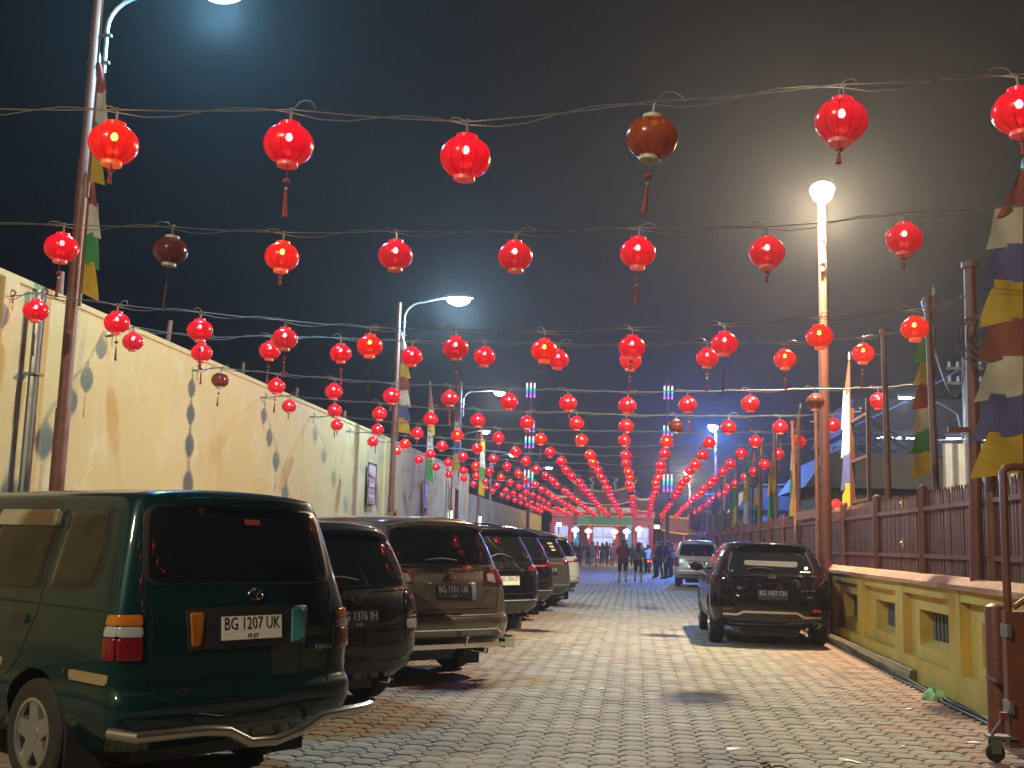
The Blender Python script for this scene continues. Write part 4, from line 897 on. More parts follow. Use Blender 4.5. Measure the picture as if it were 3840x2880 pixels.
mb = MB(); mb.tube([(0, 0, -.135), (0, 0, -.30)], .0025, 4); mb.tube([(0, 0, -.30), (0, 0, -.58)], [.009, .011], 6)
LM['stick'] = mb.mesh('tassel', mat('tassel_dark', (.10, .03, .03), .8))
LBL = {'crimson': 'glowing crimson lantern', 'orange': 'glowing orange-red lantern', 'rose': 'faintly glowing rose lantern', 'dead': 'unlit brown lantern', 'amber': 'unlit amber lantern'}
TL = {'long': ' with a long tassel', 'short': ' with a short tassel', 'stick': ' with a dark stick pendant', None: ' without tassel'}
NEAR = [(-.3, 'behind the viewpoint'), (3.1, 'overhead at the viewpoint'), (6.5, 'over the dark green van'), (9.6, 'over the black minivan'), (12.9, 'over the bronze-silver minivan'), (15.6, 'past the bronze-silver minivan'), (18.9, 'over the black crossover'), (22.6, 'just past the black crossover'), (26.2, 'over the grey-bronze SUV'),
        (29.6, 'over the white SUV'), (33, 'beside the cream banner'), (36.2, 'past the cream banner'), (39.2, 'beside the lilac banner'), (42.6, 'past the lilac banner'), (46, 'over the silver minivan'), (49.2, 'just past the silver minivan'), (52.5, 'over the standing group'), (56, 'at the deep blue lamp'), (59.5, 'past the deep blue lamp'), (62.6, 'over the scooter'), (66, 'past the scooter'), (69.5, 'before the rainbow poles'), (73, 'near the rainbow poles'), (76, 'between the rainbow poles'), (79, 'past the rainbow poles'), (82, 'over the crowd'), (90, 'before the temple gate')]
def near_words(y): return min(NEAR, key=lambda q: abs(q[0] - y))[1]
for ob in COL.objects:
    if ob.get('label') == LB: ob['label'] = 'slender brown pole at the picket fence, carrying the cable ' + near_words(ob.location.y)
def lantern(x, y, z, kind, tas, detail=True, rz=0., drop=0.):
    lb = LBL[kind] + TL[tas] + ' ' + near_words(y)
    o = thing('lantern', lb, 'lantern', (x, y, z), rz, lb.replace('lantern', 'lanterns', 1))
    o.rotation_euler = (RND.uniform(-.07, .07), RND.uniform(-.07, .07), rz)
    for part in ('shell', 'collar', 'base_ring', 'bulb'): link(part, LM[part, kind], o)
    if detail: link('ribs', LM['ribs'], o)
    h = link('hanger', LM['hanger'], o)
    if drop: h.scale = (1, 1, 1); h.location = (0, 0, drop)
    if tas: link('tassel', LM[tas], o)
    return o
def cable(y, zl, zmid, xs, zs, first):
    t = thing('lantern_cable', 'thin cable strung across the street with lanterns ' + near_words(y), 'cable', (0, y, 0), 0, 'cables the lanterns hang from')
    xa, xb = WX, 3.66; key = [(xa, zl)] + [(x, z + .235) for x, z in zip(xs, zs)] + ([(xb, zs[-1] + .32)] if xs[-1] < xb else [(xs[-1] + .6, zs[-1] + .3)])
    pts = []; pts2 = []
    for (x0, z0), (x1, z1) in zip(key[:-1], key[1:]):
        n = 6 if first else 3
        for k in range(n):
            u = k / n; z = z0 + (z1 - z0) * u
            pts.append((x0 + (x1 - x0) * u, 0.0, z - .012 * math.sin(u * math.pi))); pts2.append((x0 + (x1 - x0) * u, .01 * math.sin(9 * u), z - (.035 * math.sin(u * math.pi * 2) + .02)))
    pts.append((key[-1][0], 0, key[-1][1])); pts2.append((key[-1][0], .01, key[-1][1]))
    rr = .0045 if y < 12 else .006 + .0001 * y
    mb = MB(); mb.tube(pts, rr, 5); mb.build('carrier_wire', M_wirep, t)
    if y < 34:
        mb = MB(); mb.tube(pts2, rr * .8, 5); mb.build('feed_wire', M_wire if y > 20 else M_wirep, t)
        for x, z in zip(xs, zs):
            s = RND.choice((-1, 1)); w_ = RND.uniform(.07, .16); mb = MB()
            hh = RND.uniform(.02, .07); mb.tube([(x + s * w_ * 1.3 * (u ** 1.4) - s * .012 * math.sin(u * 6.28), .03 * math.sin(u * 3.14), z + .15 + (.085 * min(1, u * 2.2)) + hh * math.sin(u * 3.14) - .02 * math.sin(u * 6.28) * u) for u in [q / 9 for q in range(10)]], rr * .7, 5); mb.build('lead_loop', M_wirep, t)
    mb = MB(); mb.tube([(xa - .02, 0, zl), (xa + .1, 0, zl), (xa + .13, 0, zl + .05), (xa + .08, 0, zl + .08)], .012, 6); mb.tube([(xa + .1, .0, zl), (xa + .07, .05, zl - .1), (xa + .1, .02, zl - .18)], .006, 5)
    mb.build('wall_hook', M_wire, t)
ROWS = {
    6.5: ([-4.55, -3.39, -2.22, -1.08, .07, 1.20, 2.23], [4.02, 3.98, 3.96, 3.86, 3.97, 4.06, 4.10]),
    9.6: ([-5.44, -4.36, -3.28, -2.21, -1.11, -.01, 1.12, 2.29], [4.14, 4.11, 4.05, 4.06, 4.05, 4.08, 4.08, 4.20]),
    12.9: ([-7.58, -6.49, -5.40, -4.31, -3.24, -2.18, -1.11, -.07, 1.01, 2.10, 3.17], [4.23, 4.08, 3.99, 3.89, 3.81, 3.79, 3.77, 3.82, 3.87, 3.96, 4.06]),
    15.6: ([-7.57, -6.48, -5.43, -4.35, -3.28, -2.21, -1.14, -.10, .98, 2.06, 3.13], [4.33, 4.17, 4.21, 4.18, 4.14, 4.15, 4.12, 4.11, 4.16, 4.15, 4.24]),
    18.9: ([-7.47, -6.42, -5.36, -4.31, -3.27, -2.22, -1.19, -.17, .86, 1.91, 2.99, 4.03], [4.24, 4.14, 4.06, 3.99, 3.96, 3.92, 3.91, 3.88, 3.91, 3.94, 3.98, 4.01]),
    22.6: ([-7.37, -6.37, -5.40, -4.30, -3.30, -2.27, -1.24, -.22, .79, 1.85, 2.88, 3.91], [4.23, 4.15, 4.10, 4.0, 3.99, 3.96, 3.96, 3.92, 3.93, 3.93, 3.95, 4.0]),
    26.2: ([-7.31, -6.29, -5.30, -4.31, -3.31, -2.29, -1.31, -.29, .70, 1.70, 2.77, 3.78], [4.22, 4.12, 4.05, 4.01, 3.97, 3.96, 3.95, 3.96, 3.95, 3.94, 3.99, 4.0])}
y = 26.2
while len(ROWS) < 25:
    y = round(y + RND.uniform(3.1, 3.5) - (.5 if y > 70 else 0), 2)
    nm = 12; x0 = -7.3 + .004 * (y - 26); st = 1.0
    xs = [x0 + k * st + RND.uniform(-.05, .05) for k in range(nm)]
    zc = 3.93 - .0055 * (y - 26); zs = [zc + .0052 * (x + .6) ** 2 + RND.uniform(-.035, .035) for x in xs]
    ROWS[y] = (xs, zs)
ROWS[3.1] = ([-4.4, -3.3, -2.2, -1.1, 0., 1.1, 2.2, 3.2], [4.05, 4.0, 3.95, 3.93, 3.93, 3.96, 4.0, 4.08])
ROWS[-.3] = ([-4.4, -3.3, -2.2, -1.1, 0., 1.1, 2.2, 3.2], [4.05, 4.0, 3.95, 3.93, 3.93, 3.96, 4.0, 4.08])
SPECIAL = {(6.5, 0): ('orange', 'short'), (6.5, 1): ('orange', 'short'), (6.5, 2): ('crimson', 'long'), (6.5, 3): ('crimson', None), (6.5, 4): ('amber', 'long'), (6.5, 5): ('rose', 'short'), (6.5, 6): ('crimson', 'short'),
           (9.6, 0): ('crimson', 'long'), (9.6, 1): ('dead', 'stick'), (9.6, 2): ('orange', 'short'), (9.6, 3): ('rose', None), (9.6, 4): ('rose', None), (9.6, 5): ('crimson', 'long'), (9.6, 6): ('rose', 'short'), (9.6, 7): ('rose', 'short'),
           (12.9, 0): ('crimson', 'stick'), (12.9, 10): ('orange', None), (12.9, 5): ('rose', 'long'), (18.9, 0): ('dead', 'long'), (18.9, 10): ('dead', None), (22.6, 8): ('dead', None), (26.2, 3): ('orange', None)}
for y, (xs, zs) in ROWS.items():
    cable(y, 4.42 if y < 30 else zs[0] + .33, 0, xs, zs, y < 14)
    for k, (x, z) in enumerate(zip(xs, zs)):
        r_ = RND.random(); kind = 'orange' if r_ < .2 else ('rose' if r_ < .3 else ('dead' if r_ < .345 else 'crimson'))
        if kind == 'dead' and y < 30: kind = 'crimson'
        r_ = RND.random(); tas = 'long' if r_ < .4 else ('short' if r_ < .6 else ('stick' if r_ < .7 else None))
        if (y, k) in SPECIAL: kind, tas = SPECIAL[y, k]
        lantern(x, y, z, kind, tas, y < 30, RND.uniform(0, 6), drop=.0)

# ------------------------------------------------------------------ people
BODIES = {}
def body_mesh(pose):
    if pose in BODIES: return BODIES[pose]
    sw = {'stand': (0., .0, .06, .0), 'walk': (.22, -.20, .16, -.14), 'walk2': (-.18, .20, -.15, .13), 'lean': (.05, -.03, .10, .16), 'ride': (0, 0, 0, 0), 'hold': (.12, -.10, .24, -.08)}[pose]
    J = {}; ride = pose == 'ride'; dz = -.28 if ride else 0
    J['pel'] = (0, 0, .95 + dz); J['bel'] = (0, .01, 1.08 + dz); J['che'] = (0, .01 if not ride else .06, 1.28 + dz); J['nek'] = (0, .0 if not ride else .08, 1.45 + dz); J['hd0'] = (0, .015 + (.08 if ride else 0), 1.53 + dz); J['hd1'] = (0, .02 + (.08 if ride else 0), 1.62 + dz); J['hd2'] = (0, .01 + (.08 if ride else 0), 1.69 + dz)
    J['nos'] = (0, .115 + (.08 if ride else 0), 1.585 + dz)
    for s, nm in ((-1, 'l'), (1, 'r')):
        leg = sw[0] if s < 0 else sw[1]; arm = -leg if pose in ('walk', 'walk2') else (sw[2] if s < 0 else sw[3])
        J['hip' + nm] = (s * .095, 0, .90 + dz); 
        if ride:
            J['kne' + nm] = (s * .17, .42, .62); J['ank' + nm] = (s * .17, .32, .28); J['toe' + nm] = (s * .18, .50, .25)
        else:
            J['kne' + nm] = (s * .10, leg * .75 + .03, .50); J['ank' + nm] = (s * .105, leg * 1.25 - (.06 if leg < -.1 else 0), .09 + (.07 if leg < -.1 else 0)); J['toe' + nm] = (s * .12, leg * 1.25 + .16 - (.06 if leg < -.1 else 0), .035 + (.03 if leg < -.1 else 0))
        J['sho' + nm] = (s * .185, .0 + (.06 if ride else 0), 1.40 + dz)
        if ride: J['elb' + nm] = (s * .27, .22, 1.16 + dz); J['wri' + nm] = (s * .25, .46, 1.12 + dz); J['han' + nm] = (s * .24, .53, 1.12 + dz)
        elif pose == 'hold' and s > 0: J['elb' + nm] = (s * .235, -.03, 1.13); J['wri' + nm] = (s * .17, .18, 1.15); J['han' + nm] = (s * .12, .25, 1.18)
        else: J['elb' + nm] = (s * .235, arm * .55 - .02, 1.13); J['wri' + nm] = (s * .245, arm * 1.1 + .05, .90); J['han' + nm] = (s * .24, arm * 1.2 + .07, .82)
        h = Vector(J['han' + nm]); w_ = Vector(J['wri' + nm]); d = (h - w_).normalized()
        for q in range(4): J['f%d%s' % (q, nm)] = tuple(h + d * (.075, .085, .08, .065)[q] + Vector((0, (q - 1.5) * .022, 0)))
        J['th' + nm] = tuple(w_ + d * .06 + Vector((-s * .01, .055, 0)))
    Rr = dict(pel=(.15, .115), bel=(.135, .10), che=(.155, .11), nek=(.055, .06), hd0=(.072, .085), hd1=(.08, .098), hd2=(.05, .06), nos=(.014, .014), hip=(.095, .095), kne=(.06, .06), ank=(.042, .045), toe=(.036, .03), sho=(.068, .065), elb=(.045, .045), wri=(.030, .03), han=(.03, .04), f0=(.009, .009), f1=(.009, .009), f2=(.009, .009), f3=(.008, .008), th=(.01, .01))
    E_ = [('pel', 'bel', 'shirt'), ('bel', 'che', 'shirt'), ('che', 'nek', 'shirt'), ('nek', 'hd0', 'skin'), ('hd0', 'hd1', 'skin'), ('hd1', 'hd2', 'skin'), ('hd0', 'nos', 'skin')]
    for nm in 'lr':
        E_ += [('pel', 'hip' + nm, 'pants'), ('hip' + nm, 'kne' + nm, 'pants'), ('kne' + nm, 'ank' + nm, 'calf'), ('ank' + nm, 'toe' + nm, 'shoe'), ('che', 'sho' + nm, 'shirt'), ('sho' + nm, 'elb' + nm, 'sleeve'), ('elb' + nm, 'wri' + nm, 'skin'), ('wri' + nm, 'han' + nm, 'skin'), ('wri' + nm, 'th' + nm, 'skin')] + [('han' + nm, 'f%d%s' % (q, nm), 'skin') for q in range(4)]
    names = list(J); idx = {n: i for i, n in enumerate(names)}
    me = bpy.data.meshes.new('sk'); me.from_pydata([J[n] for n in names], [(idx[a], idx[b_]) for a, b_, _ in E_], [])
    o = bpy.data.objects.new('sk', me); COL.objects.link(o); o.modifiers.new('s', 'SKIN'); m2 = o.modifiers.new('u', 'SUBSURF'); m2.levels = 1; m2.render_levels = 1
    sv = me.skin_vertices[0].data
    for n in names:
        k = n if n in Rr else n[:-1]; sv[idx[n]].radius = Rr[k]
    sv[idx['pel']].use_root = True
    dg = bpy.context.evaluated_depsgraph_get(); out = bpy.data.meshes.new_from_object(o.evaluated_get(dg)); bpy.data.objects.remove(o)
    segs = [(Vector(J[a]), Vector(J[b_]), tg, .5 * (Rr[a if a in Rr else a[:-1]][0] + Rr[b_ if b_ in Rr else b_[:-1]][0])) for a, b_, tg in E_]
    bm = bmesh.new(); bm.from_mesh(out); reg = []
    for f in bm.faces:
        c = f.calc_center_median(); best = None
        for a, b_, tg, r in segs:
            d = b_ - a; u = max(0, min(1, (c - a).dot(d) / d.length_squared)); q = (c - a - d * u).length - r
            if best is None or q < best[0]: best = (q, tg, u)
        tg = best[1]
        if tg == 'shirt' and c.z < .965 + dz: tg = 'pants'
        reg.append(tg)
    bm.free(); BODIES[pose] = (out, reg, dz, J); return BODIES[pose]
SUB = {}
def cloth_mesh(pose, tags, off, drop=0.):
    key = (pose, tags, off)
    if key in SUB: return SUB[key]
    me, reg, dz, J = body_mesh(pose); vn = [v.normal for v in me.vertices]; mp = {}; vs = []; fs = []
    for p, tg in zip(me.polygons, reg):
        if tg not in tags: continue
        f = []
        for vi in p.vertices:
            if vi not in mp: mp[vi] = len(vs); vs.append(me.vertices[vi].co + vn[vi] * off)
            f.append(mp[vi])
        fs.append(f)
    m = bpy.data.meshes.new('cloth'); m.from_pydata([tuple(v) for v in vs], [], fs); finish(m, True, 60, False); SUB[key] = m; return m
hr = MB(); hr.grid(lambda u, v: (.098 * math.cos(6.283 * u) * math.cos(-.25 + 1.82 * v), .115 * math.sin(6.283 * u) * math.cos(-.25 + 1.82 * v) - .018 - .02 * (1 - v), 1.60 + .125 * math.sin(-.25 + 1.82 * v) + (.05 * (1 - v) * math.sin(6.283 * u) if math.sin(6.283 * u) > 0 else 0)), 20, 8); HAIR = {'short': hr.mesh('hair', M_hair)}
hr.grid(lambda u, v: (.10 * math.sin((u - .5) * 2.6), -.10 * math.cos((u - .5) * 2.2) - .02 - .03 * math.sin(3.1 * v), 1.62 - .34 * v), 10, 6); HAIR['long'] = hr.mesh('hair', M_hair)
CLO = dict(maroon=(.14, .02, .022), black=(.012, .012, .014), navy=(.015, .02, .05), white=(.62, .62, .62), khaki=(.26, .21, .12), grey=(.12, .12, .13), red=(.42, .03, .03), orange=(.5, .12, .02), green=(.04, .10, .05), blue=(.06, .12, .28), pink=(.5, .2, .24), brown=(.12, .07, .045), cream=(.5, .46, .36), purple=(.10, .06, .16))
def person(label, x, y, face, pose, top, bottom, length='long', hair='short', h=1.70, group=None, z=0.):
    t = thing('person', label, 'person', (x, y, z), face, group); k = h / 1.72; t.scale = (k, k, k)
    me, reg, dz, J = body_mesh(pose); b_ = link('body', me, t)
    if not me.materials: me.materials.append(M_skin)
    def cl(nm, tags, off, c):
        m = cloth_mesh(pose, tags, off)
        if not m.materials: m.materials.append(M_hair)
        o = link(nm, m, t); o.material_slots[0].link = 'OBJECT'; o.material_slots[0].material = mat('cloth_' + c, CLO[c], .85, noise=.25, nscale=12)
    cl('shirt', ('shirt', 'sleeve'), .016, top); cl('shorts' if length == 'short' else 'trousers', ('pants',) if length == 'short' else ('pants', 'calf'), .013, bottom); cl('shoes', ('shoe',), .008, 'black')
    ho = link('hair', HAIR[hair], t, (0, J['hd1'][1] - .02, dz)); return t
BACK, FRONT = 0., math.pi
person('person in a maroon shirt and black shorts walking beside a long-haired companion', -.50, 44.5, BACK + .1, 'walk', 'maroon', 'black', 'short', 'short', 1.74)
person('person with long hair in a dark grey top and black shorts walking down the street', .12, 45.6, BACK - .1, 'walk2', 'grey', 'black', 'short', 'long', 1.64)
person('person all in black standing with folded posture near the silver minivan', 1.10, 51.5, 1.2, 'hold', 'black', 'black', 'long', 'short', 1.72)
person('person in navy top and black trousers standing near the silver minivan', 1.42, 51.9, 1.9, 'stand', 'navy', 'black', 'long', 'short', 1.74)
person('person in a red top and black trousers standing behind the pair in dark clothes', 1.0, 53.4, 2.6, 'lean', 'red', 'black', 'long', 'short', 1.68)
person('person in purple top leaning near the front of the silver minivan', 1.72, 54.4, 1.0, 'stand', 'purple', 'navy', 'long', 'short', 1.7)
far = [(-4.17, 79, BACK, 'walk', 'black', 'black', 'long', 'short', 'person in black top and long black trousers walking towards the gate'), (-3.75, 80, BACK, 'walk2', 'navy', 'purple', 'long', 'long', 'person in navy with purple trousers and long hair walking towards the gate'),
       (-2.8, 79, FRONT, 'walk', 'khaki', 'khaki', 'short', 'short', 'person in khaki shirt and khaki shorts walking away from the gate'), (-2.05, 86, FRONT, 'walk2', 'maroon', 'brown', 'short', 'long', 'person in maroon with brown shorts near the gate'),
       (-1.95, 91, FRONT, 'stand', 'orange', 'orange', 'long', 'short', 'person dressed all in orange near the gate'), (-3.3, 92, FRONT, 'walk', 'white', 'black', 'short', 'short', 'person in white shirt and black shorts near the gate'),
       (-4.9, 93, BACK, 'stand', 'cream', 'brown', 'long', 'long', 'person in cream top and brown trousers near the gate'), (-5.6, 95, FRONT, 'hold', 'red', 'black', 'long', 'short', 'person in red shirt holding something near the gate'),
       (-.7, 92, FRONT, 'walk', 'orange', 'brown', 'short', 'long', 'person in orange top and brown shorts near the gate'), (-.2, 88, BACK, 'stand', 'brown', 'black', 'long', 'short', 'person in brown shirt and black trousers near the gate'),
       (-1.3, 97, BACK, 'walk2', 'blue', 'black', 'long', 'short', 'person in blue shirt and black trousers by the gate'), (-3.9, 98, BACK, 'walk', 'pink', 'grey', 'long', 'long', 'person in pink top and grey trousers by the gate'),
       (-4.4, 88, FRONT, 'stand', 'red', 'navy', 'long', 'short', 'person in red shirt and navy trousers in the crowd'), (-5.3, 84, BACK, 'hold', 'pink', 'black', 'short', 'long', 'person in pink top and black shorts in the crowd'),
       (-2.4, 99, FRONT, 'walk2', 'white', 'blue', 'long', 'short', 'person in white shirt and blue trousers by the gate'), (.5, 94, FRONT, 'walk', 'green', 'black', 'long', 'short', 'person in green shirt and black trousers near the gate'),
       (-6.2, 90, BACK, 'walk', 'orange', 'black', 'long', 'short', 'person in orange shirt and black trousers in the crowd'), (-3.0, 95, BACK, 'stand', 'red', 'red', 'long', 'short', 'person dressed all in red by the gate'),
       (-1.0, 100, FRONT, 'hold', 'cream', 'grey', 'long', 'short', 'person in cream shirt and grey trousers by the gate'), (-4.6, 101, FRONT, 'walk2', 'white', 'grey', 'long', 'long', 'person in white top and grey trousers by the gate'),
       (-5.0, 76.5, BACK, 'walk2', 'grey', 'black', 'long', 'short', 'person in grey shirt and black trousers walking beside the angled cars'), (-2.7, 102, BACK, 'walk', 'black', 'blue', 'long', 'short', 'person in black shirt and blue trousers by the gate')]
far += [(-4.8, 82, BACK, 'walk', 'blue', 'brown', 'short', 'short', 'person in blue shirt and brown shorts in the crowd'), (-3.4, 86, FRONT, 'hold', 'brown', 'navy', 'long', 'long', 'person in brown top and navy trousers in the crowd'), (-2.5, 90, BACK, 'stand', 'purple', 'black', 'long', 'long', 'person in purple top and black trousers in the crowd'),
        (-1.6, 84, FRONT, 'walk', 'cream', 'khaki', 'short', 'short', 'person in cream shirt and khaki shorts in the crowd'), (-.6, 83, BACK, 'stand', 'navy', 'grey', 'long', 'short', 'person in navy shirt and grey trousers in the crowd'), (.3, 86, FRONT, 'hold', 'white', 'brown', 'long', 'long', 'person in white top and brown trousers in the crowd'),
        (-5.9, 87, FRONT, 'walk2', 'maroon', 'black', 'long', 'short', 'person in maroon shirt and long black trousers in the crowd'), (-4.0, 94, BACK, 'walk', 'green', 'khaki', 'short', 'short', 'person in green shirt and khaki shorts in the crowd'), (.9, 90, BACK, 'walk2', 'red', 'brown', 'short', 'short', 'person in red shirt and brown shorts in the crowd')]
for x, y, fc, ps, a, b_, ln, hrs, lb in far:
    person(lb, x, 72 + (y - 76.5) * .88, fc + RND.uniform(-.4, .4), ps, a, b_, ln, hrs, RND.uniform(1.55, 1.76))
# scooter and its rider
t = thing('scooter', 'dark scooter with a glowing red tail lamp under its white-shirted rider', 'scooter', (.75, 62, 0), rad(8))
for y in (0, 1.22):
    mb = MB(); mb.lathe([(.18, -.045), (.24, -.05), (.28, -.02), (.28, .02), (.24, .05), (.18, .045), (.18, -.045)], 22, (0, y, .28), M=Matrix.Rotation(rad(90), 3, 'Y')); w_ = mb.build('wheel', M_tyre, t)
    mb = MB(); mb.lathe([(.0, -.03), (.19, -.03), (.19, .03), (.0, .03)], 14, (0, y, .28), M=Matrix.Rotation(rad(90), 3, 'Y')); mb.build('rim', M_rim, w_)
mb = MB(); mb.grid(lambda u, v: ((.13 - .04 * v) * math.cos(6.283 * u), -.15 + .95 * v, .58 + .13 * math.sin(6.283 * u) - .06 * v), 14, 6); mb.grid(lambda u, v: (.17 * (2 * u - 1), .95 + .12 * v + .1 * (1 - abs(2 * u - 1)), .35 + .6 * v), 8, 4); mb.box((0, .75, .33), (.26, .5, .08)); mb.build('body_shell', M_blackpl, t)
mb = MB(); mb.box((0, .22, .74), (.26, .75, .09)); mb.build('seat', M_black, t)
mb = MB(); mb.tube([(0, 1.22, .28), (0, 1.05, .95)], .03, 8); mb.tube([(-.32, .95, 1.02), (0, 1.03, .98), (.32, .95, 1.02)], .018, 8); mb.build('handlebar', M_grey, t)
mb = MB(); mb.box((0, -.18, .66), (.2, .06, .09)); mb.build('tail_lamp', mat('lit_tail', (.4, .02, .02), .3, emit=(1, .06, .03), estr=9, sample='NONE'), t)
mb = MB(); mb.box((0, -.2, .48), (.22, .02, .14)); mb.build('number_plate', M_plateb, t)
mb = MB(); mb.box((0, 1.1, .92), (.2, .1, .14)); mb.build('headlight_cowl', M_blackpl, t)
person('person in a white shirt and dark trousers riding the scooter', .75, 62.15, rad(8), 'ride', 'white', 'navy', 'long', 'short', 1.72, z=.10)

# ------------------------------------------------------------------ temple gate at the end of the street
GY = 106.0; GX = -3.1
M_roof = mat('roof_tile', (.34, .11, .07), .6, noise=.4, nscale=2)
M_gold = mat('gold_trim', (.70, .46, .08), .45, noise=.3, nscale=3)
M_green = mat('green_board', (.05, .14, .06), .6); M_gred = mat('gate_red', (.36, .035, .03), .55)
M_cream = mat('gate_cream', (.55, .52, .45), .6); M_blue = mat('gate_blue', (.05, .28, .42), .5)
M_lit = mat('lit_doorway', (.5, .5, .6), .6, emit=(.35, .48, 1.0), estr=.55, sample='NONE')
M_litw = mat('lit_screen', (.5, .5, .6), .6, emit=(.5, .62, 1.0), estr=.75, sample='NONE')
t = thing('temple_gate', 'ornate temple gate with curved tiled roofs at the end of the lantern street', 'gate', (GX, GY, 0))
def curved_roof(x0, x1, zr, ze, tip, dep, tt):
    L2 = (x1 - x0)
    lift = lambda u: tip * abs(2 * u - 1) ** 2.6
    rf = MB()
    rf.grid(lambda u, v: (x0 + L2 * u, -dep * v, zr + lift(u) + (ze - zr) * (v ** .8) - .35 * lift(u) * v), 24, 6)
    rf.grid(lambda u, v: (x0 + L2 * u, dep * v, zr + lift(u) + (ze - zr) * (v ** .8) - .35 * lift(u) * v), 24, 6)
    rf = rf.build('roof', M_roof, tt)
    n = int(L2 / .22)
    mb = MB()
    for k in range(n + 1):
        u = k / n
        mb.tube([(x0 + L2 * u, -dep * v - .02, zr + lift(u) + (ze - zr) * (v ** .8) - .35 * lift(u) * v + .02) for v in (0, .33, .66, 1)], .05, 6)
    tag(mb.build('tile_rolls', M_roof, rf), kind='stuff')
    mb = MB(); mb.tube([(x0 - .12 + (L2 + .24) * u, 0, zr + .1 + lift(u) * 1.15) for u in [i / 20 for i in range(21)]], [.12] * 21, 8); mb.build('ridge', M_gold, rf)
    for s in (0, 1):
        xx = x0 if s == 0 else x1; d = -1 if s == 0 else 1
        mb = MB(); mb.tube([(xx, 0, zr + tip), (xx + d * .25, 0, zr + tip * 1.2 + .12), (xx + d * .45, 0, zr + tip * 1.2 + .5)], [.13, .09, .03], 8); mb.build('swallowtail', M_gold, rf)
    mb = MB(); mb.tube([(x0 + L2 * u, -dep - .05, ze + .65 * lift(u)) for u in [i / 20 for i in range(21)]], .07, 6); mb.build('eave_trim', M_gold, rf)
    return rf
curved_roof(-2.75, 2.75, 6.45, 5.2, .75, 1.5, t)
curved_roof(-5.1, -2.8, 5.85, 4.75, .45, 1.3, t); curved_roof(2.8, 4.75, 5.75, 4.7, .45, 1.3, t)
mb = MB(); mb.box((0, .1, 4.75), (5.5, .5, .75)); mb.build('frieze', M_gred, t, smooth=False)
for s in (-1, 1):
    mb = MB(); mb.box((s * 3.85, .1, 4.4), (2.1, .5, .6)); mb.build('frieze', M_gred, t, smooth=False)
for k, x in enumerate((-2.1, -1.05, 1.15, 2.2)):
    mb = MB(); mb.box((x, -.17, 4.78), (.85, .06, .42)); p_ = mb.build('painted_panel', M_cream, t, smooth=False)
    for q in range(4):
        mb = MB(); mb.lathe([(.0, .07), (.06, .03), (.06, -.03), (.0, -.07)], 7, (x - .3 + q * .2, -.21, 4.7 + .05 * (q % 2))); mb.build('carving', M_gold, p_)
mb = MB(); mb.lathe([(.16, -.04), (.26, -.04), (.26, .04), (.16, .04), (.16, -.04)], 16, (.05, -.3, 4.85), M=Matrix.Rotation(rad(90), 3, 'X')); mb.lathe([(.1, -.04), (.18, -.04), (.18, .04), (.1, .04), (.1, -.04)], 12, (-.12, -.3, 4.5), M=Matrix.Rotation(rad(90), 3, 'X')); mb.lathe([(.1, -.04), (.18, -.04), (.18, .04), (.1, .04), (.1, -.04)], 12, (.22, -.3, 4.5), M=Matrix.Rotation(rad(90), 3, 'X'))
mb.build('crest', M_gold, t)
mb = MB(); mb.lathe([(.0, .45), (.2, .42), (.28, .2), (.2, -.0), (.1, -.05)], 12, (.1, 0, 6.75)); mb.build('ridge_pearl', M_gold, t)
for s in (-1, 1):
    mb = MB(); pts = [(s * (1.0 + .12 * math.sin(k * 1.3) + k * .03), .0, 6.75 + k * .16) for k in range(8)]
    mb.tube(pts, [.16, .15, .15, .13, .12, .12, .14, .05], 8); mb.tube([pts[3], (s * 1.45, 0, 7.1)], [.06, .02], 6); mb.tube([pts[6], (s * .65, 0, 7.95)], [.08, .03], 6)
    mb.build('ridge_figure', mat('figure_green', (.16, .22, .10), .6), t)
mb = MB(); mb.box((.2, -.05, 3.75), (5.2, .35, .95)); gb = mb.build('green_board', M_green, t, smooth=False)
mb = MB(); mb.box((.2, -.24, 4.2), (5.2, .05, .06)); mb.box((.2, -.24, 3.3), (5.2, .05, .06)); mb.build('board_trim', M_gold, gb, smooth=False)
for x in (-4.9, -3.1, -1.25, 1.25, 3.0, 4.6):
    mb = MB(); mb.lathe([(.0, 0), (.34, 0), (.34, .25), (.24, .35), (.22, 3.3), (.3, 3.5), (.0, 3.5)], 14, (x, 0, 0)); mb.build('column', M_gred, t)
for x in (-2.55, 2.55):
    mb = MB(); mb.box((x, .2, 1.7), (.55, .2, 3.2)); mb.build('side_panel', M_blue, t, smooth=False)
for x, wd, m in ((-4.0, 1.3, M_lit), (0, 1.9, M_litw), (3.8, 1.2, M_lit)):
    mb = MB(); mb.box((x, .9, 1.65), (wd, .06, 3.0)); d_ = mb.build('lit_doorway', m, t, smooth=False)
    mb = MB(); mb.box((x - wd / 2 - .08, .8, 1.65), (.14, .2, 3.0)); mb.box((x + wd / 2 + .08, .8, 1.65), (.14, .2, 3.0)); mb.box((x, .8, 3.22), (wd + .3, .2, .14)); mb.build('door_frame', mat('orange_frame', (.5, .18, .05), .5), d_, smooth=False)
    mb = MB(); mb.box((x, .82, 1.9), (.06, .06, 2.5)); mb.box((x, .82, 2.2), (wd, .06, .07)); mb.build('glazing_bar', M_cream, d_, smooth=False)
mb = MB(); mb.box((-.1, 1.4, 2.2), (9.8, .3, 4.4)); mb.build('back_wall', M_gred, t, smooth=False)
